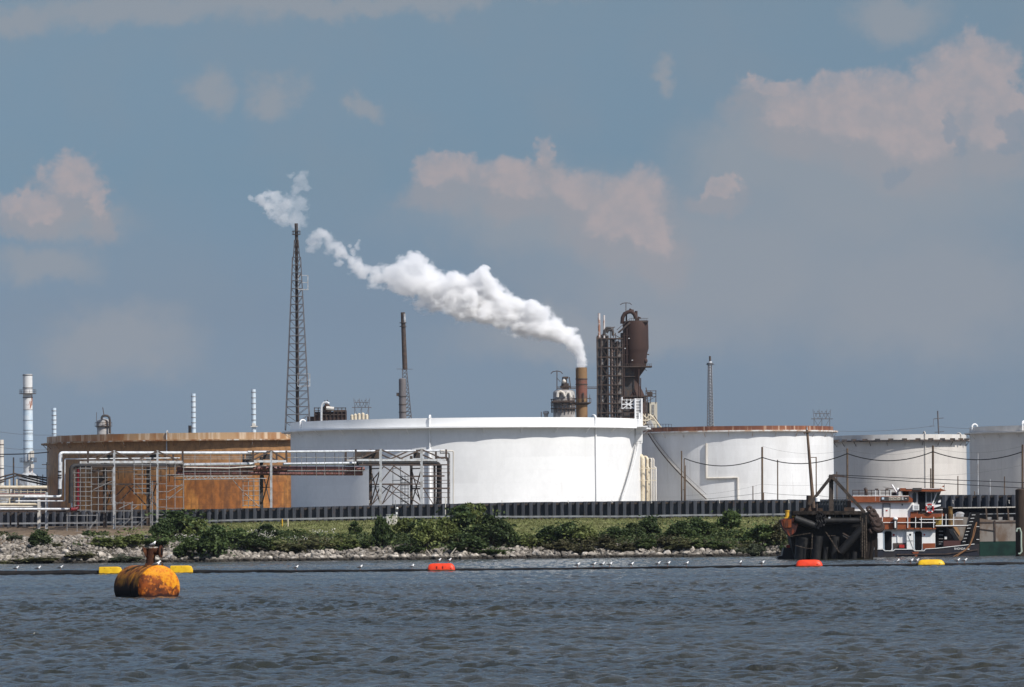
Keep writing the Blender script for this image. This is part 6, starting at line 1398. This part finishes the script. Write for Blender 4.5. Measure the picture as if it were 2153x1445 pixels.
def shrub_src(kind, seed, tone):
    key = (kind, seed, tone)
    if key not in PROT:
        C, T = shrub_proto(100 + seed * 7 + kind, kind); V_, Q_ = quads(C, np.full(len(C), .060), seed=seed)
        t = bpy.data.objects.new('shrub', None); f = np_mesh('foliage', V_, Q_, LM[tone], None, np.repeat(T, 4)); me_f = f.data; bpy.data.objects.remove(f)
        g = random.Random(seed); mb = MB()
        for _ in range(6): a = g.uniform(0, 6.28); r_ = g.uniform(.08, .3); mb.tube([(0.03 * math.cos(a), .03 * math.sin(a), -.06), (r_ * .5 * math.cos(a), r_ * .5 * math.sin(a), .28), (r_ * math.cos(a), r_ * math.sin(a), .68)], [.022, .014, .005], 5)
        s_ = mb.build('stem', STEM); me_s = s_.data; bpy.data.objects.remove(s_); bpy.data.objects.remove(t); PROT[key] = (me_f, me_s)
    return PROT[key]
def shrub(px, pyb, wpx, hpx, kind, tone, label=None, seed=0, name='shrub', cat='shrub'):
    b = ground_at(px, pyb); s_ = F / b.y; wm, hm = wpx / s_ * random.uniform(.85, 1.05), hpx / s_ * {0: 1.14, 1: 1.08, 2: .84}[kind] * random.uniform(.88, 1.12)
    mf, ms = shrub_src(kind, seed % 4, tone); o = thing(name, label or GEN[tone], cat, b - Vector((0, 0, .05)), 'shrubs growing along the bank', random.uniform(0, 6.28)); o.scale = (wm * 1.12, max(wm, 3.0) * 1.0, hm * 1.08)
    for nm, me in (('foliage', mf), ('stem', ms)): c = bpy.data.objects.new(nm, me); col.objects.link(c); c.parent = o
GEN = {'lime': 'yellow green leafy bush between darker bushes above the stones', 'dark': 'dark green bush packed into the thicket above the stones', 'mid': 'mid green leafy bush in the thicket above the stones', 'grey': 'low grey green plant among the pale stones', 'olive': 'low olive weeds between the bushes and the stones', 'brown': 'brownish dry bush in the low thicket right of the middle'}
SH = [(85, 1150, 56, 40, 0, 'dark', 'dark bush standing alone on the stones by the trestle legs'), (28, 1137, 42, 22, 2, 'grey', 'low grey green clump at the far left on the stones'), (120, 1150, 30, 14, 2, 'olive', None),
      (70, 1186, 110, 20, 2, 'olive', 'long strip of olive weeds at the water edge, far left'), (170, 1186, 80, 18, 2, 'olive', 'olive weeds at the water edge left of the rusty buoy'), (10, 1187, 40, 12, 2, 'olive', None),
      (225, 1152, 80, 40, 2, 'lime', 'bright green low bush below the scaffolds'), (280, 1148, 90, 44, 2, 'lime', 'bright green low bush behind the gull on the buoy'), (330, 1150, 70, 40, 2, 'mid', None), (262, 1182, 70, 22, 2, 'grey', 'grey green weeds on the stones just left of the buoy post'),
      (375, 1134, 112, 58, 0, 'dark', 'largest dark rounded bush at the left, under the second rack leg'), (345, 1140, 60, 52, 0, 'dark', None), (415, 1140, 70, 48, 0, 'lime', None), (400, 1172, 70, 42, 0, 'mid', 'bush reaching the stones right of the yellow float'), (450, 1172, 90, 62, 0, 'dark', 'dark bush reaching down to the water edge right of the yellow float'),
      (500, 1150, 80, 36, 0, 'mid', None), (535, 1160, 70, 40, 0, 'dark', None), (560, 1132, 74, 30, 0, 'dark', 'dark bush in front of the two yellow marker posts'), (585, 1160, 60, 42, 2, 'lime', None), (625, 1162, 80, 36, 2, 'olive', 'olive bush with pale seed heads right of the marker posts'), (680, 1158, 80, 38, 2, 'olive', None), (655, 1140, 60, 22, 2, 'olive', None), (725, 1156, 70, 36, 2, 'lime', None),
      (747, 1130, 36, 36, 1, 'mid', 'small upright bush in the grass left of the control cabinet'), (805, 1152, 52, 58, 0, 'dark', 'dark upright bush right below the control cabinet'), (775, 1152, 50, 34, 2, 'mid', None), (850, 1124, 64, 34, 0, 'lime', None), (880, 1128, 60, 40, 0, 'dark', None),
      (895, 1158, 86, 66, 0, 'lime', 'pale topped rounded bush left of the tallest bush'), (968, 1140, 90, 76, 1, 'dark', 'tallest bush of the bank, reaching up to the wall'), (1000, 1140, 80, 70, 1, 'lime', 'second tallest bush, right beside the tallest'), (935, 1150, 70, 60, 0, 'lime', None), (1035, 1150, 90, 62, 0, 'dark', 'broad dark bush right of the two tallest'), (1070, 1150, 60, 46, 0, 'mid', None), (985, 1164, 90, 40, 0, 'dark', None), (860, 1164, 70, 40, 2, 'dark', None), (1040, 1168, 80, 24, 2, 'mid', None),
      (1115, 1152, 70, 40, 2, 'lime', None), (1155, 1146, 70, 42, 0, 'dark', None), (1195, 1146, 70, 42, 0, 'dark', None), (1225, 1150, 70, 46, 0, 'lime', None), (1180, 1158, 80, 36, 2, 'brown', None), (1265, 1152, 80, 40, 2, 'brown', None), (1290, 1140, 70, 34, 0, 'dark', None), (1330, 1136, 60, 38, 0, 'dark', None), (1366, 1130, 62, 42, 0, 'dark', 'rounded dark bush rising from the thicket below the cream risers'), (1310, 1160, 70, 34, 2, 'brown', None), (1345, 1156, 80, 40, 2, 'mid', None), (1230, 1166, 60, 28, 2, 'brown', None),
      (1400, 1152, 80, 36, 2, 'brown', None), (1430, 1134, 62, 40, 0, 'dark', 'very dark bush left of the small tree'), (1465, 1130, 60, 40, 0, 'dark', None), (1495, 1128, 44, 32, 0, 'mid', None), (1440, 1156, 80, 32, 2, 'olive', None), (1480, 1154, 80, 34, 2, 'mid', None), (1525, 1156, 60, 30, 2, 'mid', None), (1570, 1138, 60, 34, 2, 'lime', None), (1600, 1152, 80, 44, 0, 'mid', None), (1640, 1150, 60, 50, 0, 'brown', None), (1560, 1160, 60, 30, 2, 'olive', None), (1655, 1165, 40, 40, 2, 'dark', None), (1590, 1172, 44, 22, 0, 'grey', 'grey green bush low on the stones left of the dredge'), (1555, 1176, 30, 18, 2, 'grey', None)]
for i, s_ in enumerate(SH): shrub(*s_[:6], label=s_[6], seed=i)
# small tree
b = ground_at(1535, 1122); t = thing('small_tree', 'small round headed tree alone in the grass under the wall', 'tree', b); s_ = F / b.y; hm = 55 / s_; wm = 60 / s_
C, T = shrub_proto(77, 0); C = C * np.array([wm, wm, hm * .9]) + np.array([0, 0, hm * .14]); V_, Q_ = quads(C, np.full(len(C), .32), seed=9); np_mesh('crown', V_, Q_, LM['mid'], t, np.repeat(T, 4))
mb = MB()
for a in (0, 1.3, 2.5, 3.9, 5.2): mb.tube([b + Vector((0, 0, -.3)), b + Vector((.15 * math.cos(a), .15 * math.sin(a), .8)), b + Vector((.9 * math.cos(a), .9 * math.sin(a), 2.6))], [.16, .10, .04], 6)
mb.build('trunk', STEM, t)
# ground cover and grass, nobody could count it
g = np.random.default_rng(21)
def scatter(n, x0, x1, t0, t1, keep=None):
    xs_ = g.uniform(x0, x1, n); ts_ = g.uniform(t0, t1, n); out = []
    for x, t_ in zip(xs_, ts_):
        if keep is None or keep(x, t_): y = shore_y(x) + t_; out.append((x, y, gz(x, y)))
    return np.array(out)
def weedy(x, t_):
    n_ = mnoise.noise(Vector((x * .12, t_ * .12, 3))); return n_ > lerp(t_, [8, 14, 24, 34, 40], [.30, .0, -.12, .08, .4]) + (0 if x > -50 else .25 if x > -72 else .5)
pts_ = scatter(11000, -88, 62, 8, 40, weedy); C = np.repeat(pts_, 4, 0) + g.normal(0, .35, (len(pts_) * 4, 3)) * np.array([1, 1, .0]) + np.stack([np.zeros(len(pts_) * 4), np.zeros(len(pts_) * 4), g.uniform(.05, .95, len(pts_) * 4)], 1)
V_, Q_ = quads(C, np.full(len(C), .34), up_=.8, seed=4); tag(np_mesh('ground_cover', V_, Q_, leaf_mat('weed_leaves', (.024, .046, .012), (.070, .090, .028)), None, np.repeat(g.uniform(0, 1, len(C)), 4)), 'low green weeds between the bushes', 'weeds', kind='stuff')
pts_ = scatter(52000, -60, 66, 22, 73); n = len(pts_); h = g.uniform(.10, .32, n); a = g.uniform(0, 6.28, n); w_ = g.uniform(.05, .14, n)
A = pts_ + np.stack([np.cos(a) * w_, np.sin(a) * w_, 0 * a], 1); B = pts_ - np.stack([np.cos(a) * w_, np.sin(a) * w_, 0 * a], 1); Tt = pts_ + np.stack([g.normal(0, .12, n), g.normal(0, .12, n), h], 1)
V_ = np.stack([A, B, Tt], 1).reshape(-1, 3); tag(np_mesh('grass', V_, np.arange(3 * n).reshape(n, 3), leaf_mat('grass_blades', (.13, .145, .050), (.19, .185, .080), .4), None, np.repeat(g.uniform(0, 1, n), 3)), 'rough mown grass on the slope below the wall', 'grass', kind='stuff')
# pale seed heads near the marker posts
pts_ = scatter(2600, -60, -30, 17, 34, lambda x, t_: mnoise.noise(Vector((x * .25, t_ * .2, 31))) > .12); C = pts_ + np.stack([0 * pts_[:, 0], 0 * pts_[:, 0], g.uniform(.7, 1.5, len(pts_))], 1); V_, Q_ = quads(C, np.full(len(C), .15), seed=8); tag(np_mesh('seed_heads', V_, Q_, leaf_mat('pale_seed_heads', (.42, .40, .34), (.58, .56, .50)), None, np.repeat(g.uniform(0, 1, len(C)), 4)), 'pale seed heads over the weeds near the marker posts', 'weeds', kind='stuff')

# ------------------------------------------------------------------ steam plume
def smoke(name, label, balls, origin, dens, D0, a0_=.75, a1_=1.9, s_e=1.3, wa_=6.0, bias=0.0):
    """balls: (px, py, r px, depth offset m, density factor); a closed hull round the steam with a scattering volume inside"""
    s_ = F / YC; L = []
    for x, y, r_, dy, k in balls: p = P(x, y, YC); L.append((Vector((p.x, YC + dy, p.z)), r_ / s_, k))
    mb = MB()
    for c, r_, k in L: mb.ball(c, r_ * (1.32 if k >= 1 else 2.1), n=20, m=12)
    for (c, r_, k), (c2, r2, k2) in zip(L, L[1:]):
        if (c - c2).length < (r_ + r2) * 1.6: mb.ball((c + c2) / 2, (r_ + r2) * .58, n=16, m=10)
    me = bpy.data.meshes.new('t'); me.from_pydata([tuple(v) for v in mb.v], [], mb.f); o = bpy.data.objects.new('t', me); col.objects.link(o)
    md = o.modifiers.new('r', 'REMESH'); md.mode = 'VOXEL'; md.voxel_size = .55; bpy.context.view_layer.update()
    me2 = bpy.data.meshes.new_from_object(o.evaluated_get(bpy.context.evaluated_depsgraph_get())); bpy.data.objects.remove(o)
    me2.transform(Matrix.Translation(-origin)); me2.name = name; ob = bpy.data.objects.new(name, me2); col.objects.link(ob); ob.location = origin
    m = bpy.data.materials.new('white_steam'); m.use_nodes = True; nt = m.node_tree; nt.nodes.clear(); N, mth, vmt, sstep, mix, noi = nodes(nt)
    t0 = N('ShaderNodeTexCoord').outputs['Object']; q = None; wn = N('ShaderNodeTexNoise', i={'Vector': t0, 'Scale': .13, 'Detail': 4.0}); t = vmt('ADD', t0, vmt('MULTIPLY', vmt('SUBTRACT', wn.outputs[1], (.5, .5, .5)), (wa_, wa_ * .7, wa_)))
    for c, r_, k in L:
        c = c - origin; d = mth('DIVIDE', vmt('DISTANCE', t, tuple(c), out=1), r_)
        if abs(k - 1) > .01: d = mth('SUBTRACT', d, 0.0)
        q = d if q is None else mth('SMOOTH_MIN', q, d, .22)
    big = noi(t0, .16, 2, .5); fine = noi(vmt('MULTIPLY', vmt('ADD', t0, (50, 20, 7)), (.8, 1, 1.1)), .34, 6, .64)
    x = N('ShaderNodeSeparateXYZ', i={0: t}).outputs[0]
    fall = N('ShaderNodeValToRGB'); nt.links.new(mth('DIVIDE', mth('MULTIPLY', x, -1), 80, clamp=True), fall.inputs[0]); cr = fall.color_ramp
    for i_, (p_, v_) in enumerate(dens):
        if i_ >= len(cr.elements): cr.elements.new(p_)
        cr.elements[i_].position = p_; cr.elements[i_].color = (v_, v_, v_, 1)
    amp = N('ShaderNodeMapRange', i={1: 0.0, 2: -55.0, 3: a0_, 4: a1_}); nt.links.new(x, amp.inputs[0])
    nn = mth('ADD', mth('MULTIPLY', mth('SUBTRACT', fine, .5), 2.0), mth('MULTIPLY', mth('SUBTRACT', big, .5), .9))
    e = mth('ADD', mth('MULTIPLY', mth('SUBTRACT', 1.0 + bias, q), s_e), mth('MULTIPLY', nn, amp.outputs[0]))
    den = mth('MULTIPLY', mth('MULTIPLY', mth('POWER', sstep(e, -.05, .52), 1.35), fall.outputs[0]), D0)
    vol = N('ShaderNodeVolumePrincipled', i={'Color': (.998, .998, .998, 1), 'Anisotropy': .15}); nt.links.new(den, vol.inputs['Density'])
    out = N('ShaderNodeOutputMaterial'); nt.links.new(vol.outputs[0], out.inputs['Volume']); me2.materials.clear(); me2.materials.append(m)
    bb = np.array([v.co[:] for v in me2.vertices]); ext = float((bb.max(0) - bb.min(0)).mean())
    try: m.cycles.volume_step_rate = STEP / (ext / 10)
    except Exception: pass
    return tag(ob, label, 'steam')
STEP = .7
o0 = P(1222, 772, YC)
TAIL = []; _r = random.Random(4)
for (x0, y0, r0), (x1, y1, r1) in zip([(766, 570, 17), (742, 554, 15), (718, 534, 15), (694, 512, 17), (668, 500, 16)], [(742, 554, 15), (718, 534, 15), (694, 512, 17), (668, 500, 16), (650, 506, 9)]):
    for f in (.25, .75): TAIL.append((x0 + (x1 - x0) * f + _r.uniform(-4, 4), y0 + (y1 - y0) * f + _r.uniform(-5, 5), (r0 + (r1 - r0) * f) * _r.uniform(.85, 1.15), _r.uniform(-.8, .8), .5))
TAIL += [(744, 528, 11, .3, .5), (752, 516, 9, 0, .5), (736, 516, 9, 0, .5), (655, 522, 11, 0, .5), (680, 492, 11, 0, .5), (712, 556, 9, 0, .5)]
smoke('steam_plume', 'thick white plume of steam drifting left from the banded chimney',
      [(1221.5, 768, 12.5, 0, 1), (1220, 756, 15, 0, 1), (1215, 742, 18, 0, 1), (1205, 725, 22, 0, 1), (1186, 706, 27, .5, 1), (1160, 692, 32, 0, 1), (1130, 680, 36, -.6, 1), (1098, 668, 40, .6, 1), (1085, 640, 24, -1, 1), (1060, 654, 44, 0, 1), (1022, 638, 48, .8, 1), (1014, 582, 20, -1.2, 1), (1000, 598, 28, -.8, 1), (1030, 604, 22, -1, 1), (985, 632, 46, 0, 1), (948, 615, 46, -.6, 1), (912, 612, 44, .6, 1), (890, 580, 36, -.8, 1), (866, 556, 24, .8, 1), (846, 560, 22, 0, 1), (878, 546, 16, -.6, 1), (935, 585, 20, -1, 1), (1120, 652, 20, -1.2, 1), (862, 598, 36, 0, 1), (826, 580, 34, .4, 1), (792, 582, 26, 0, 1), (770, 574, 19, 0, .6)] + TAIL, o0, [(0, 1.0), (.30, .80), (.52, .45), (.64, .30), (.78, .22), (1.0, .18)], 1.5)
smoke('steam_puff', 'detached wisp of steam hanging above the tall lattice flare tower', [(548, 418, 16, 0, .5), (572, 428, 26, 0, .5), (600, 434, 28, 0, .5), (628, 430, 26, 0, .5), (622, 402, 20, 0, .5), (630, 378, 20, .5, .5), (640, 392, 16, -.5, .5), (632, 456, 22, 0, .5), (604, 456, 18, 0, .5), (610, 366, 12, 0, .5)], P(640, 440, YC), [(0, .14), (.10, .24), (.14, .46), (1, .4)], .95, 2.5, 2.5, 1.8, 8.0, -.16)

# ------------------------------------------------------------------ humid air over the plant
hz = MB().box(-3000, 3000, -120, 3500, -8, 160).build('haze', None); hz.data.materials.clear()
m = bpy.data.materials.new('humid_air'); m.use_nodes = True; nt = m.node_tree; nt.nodes.clear(); N, mth, vmt, sstep, mix, noi = nodes(nt)
vol = N('ShaderNodeVolumePrincipled', i={'Color': (.80, .88, 1.0, 1), 'Density': HAZE, 'Anisotropy': .2}); out = N('ShaderNodeOutputMaterial'); nt.links.new(vol.outputs[0], out.inputs['Volume'])
hz.data.materials.append(m); tag(hz, 'thin bluish haze over the channel and the plant', 'haze', kind='stuff')
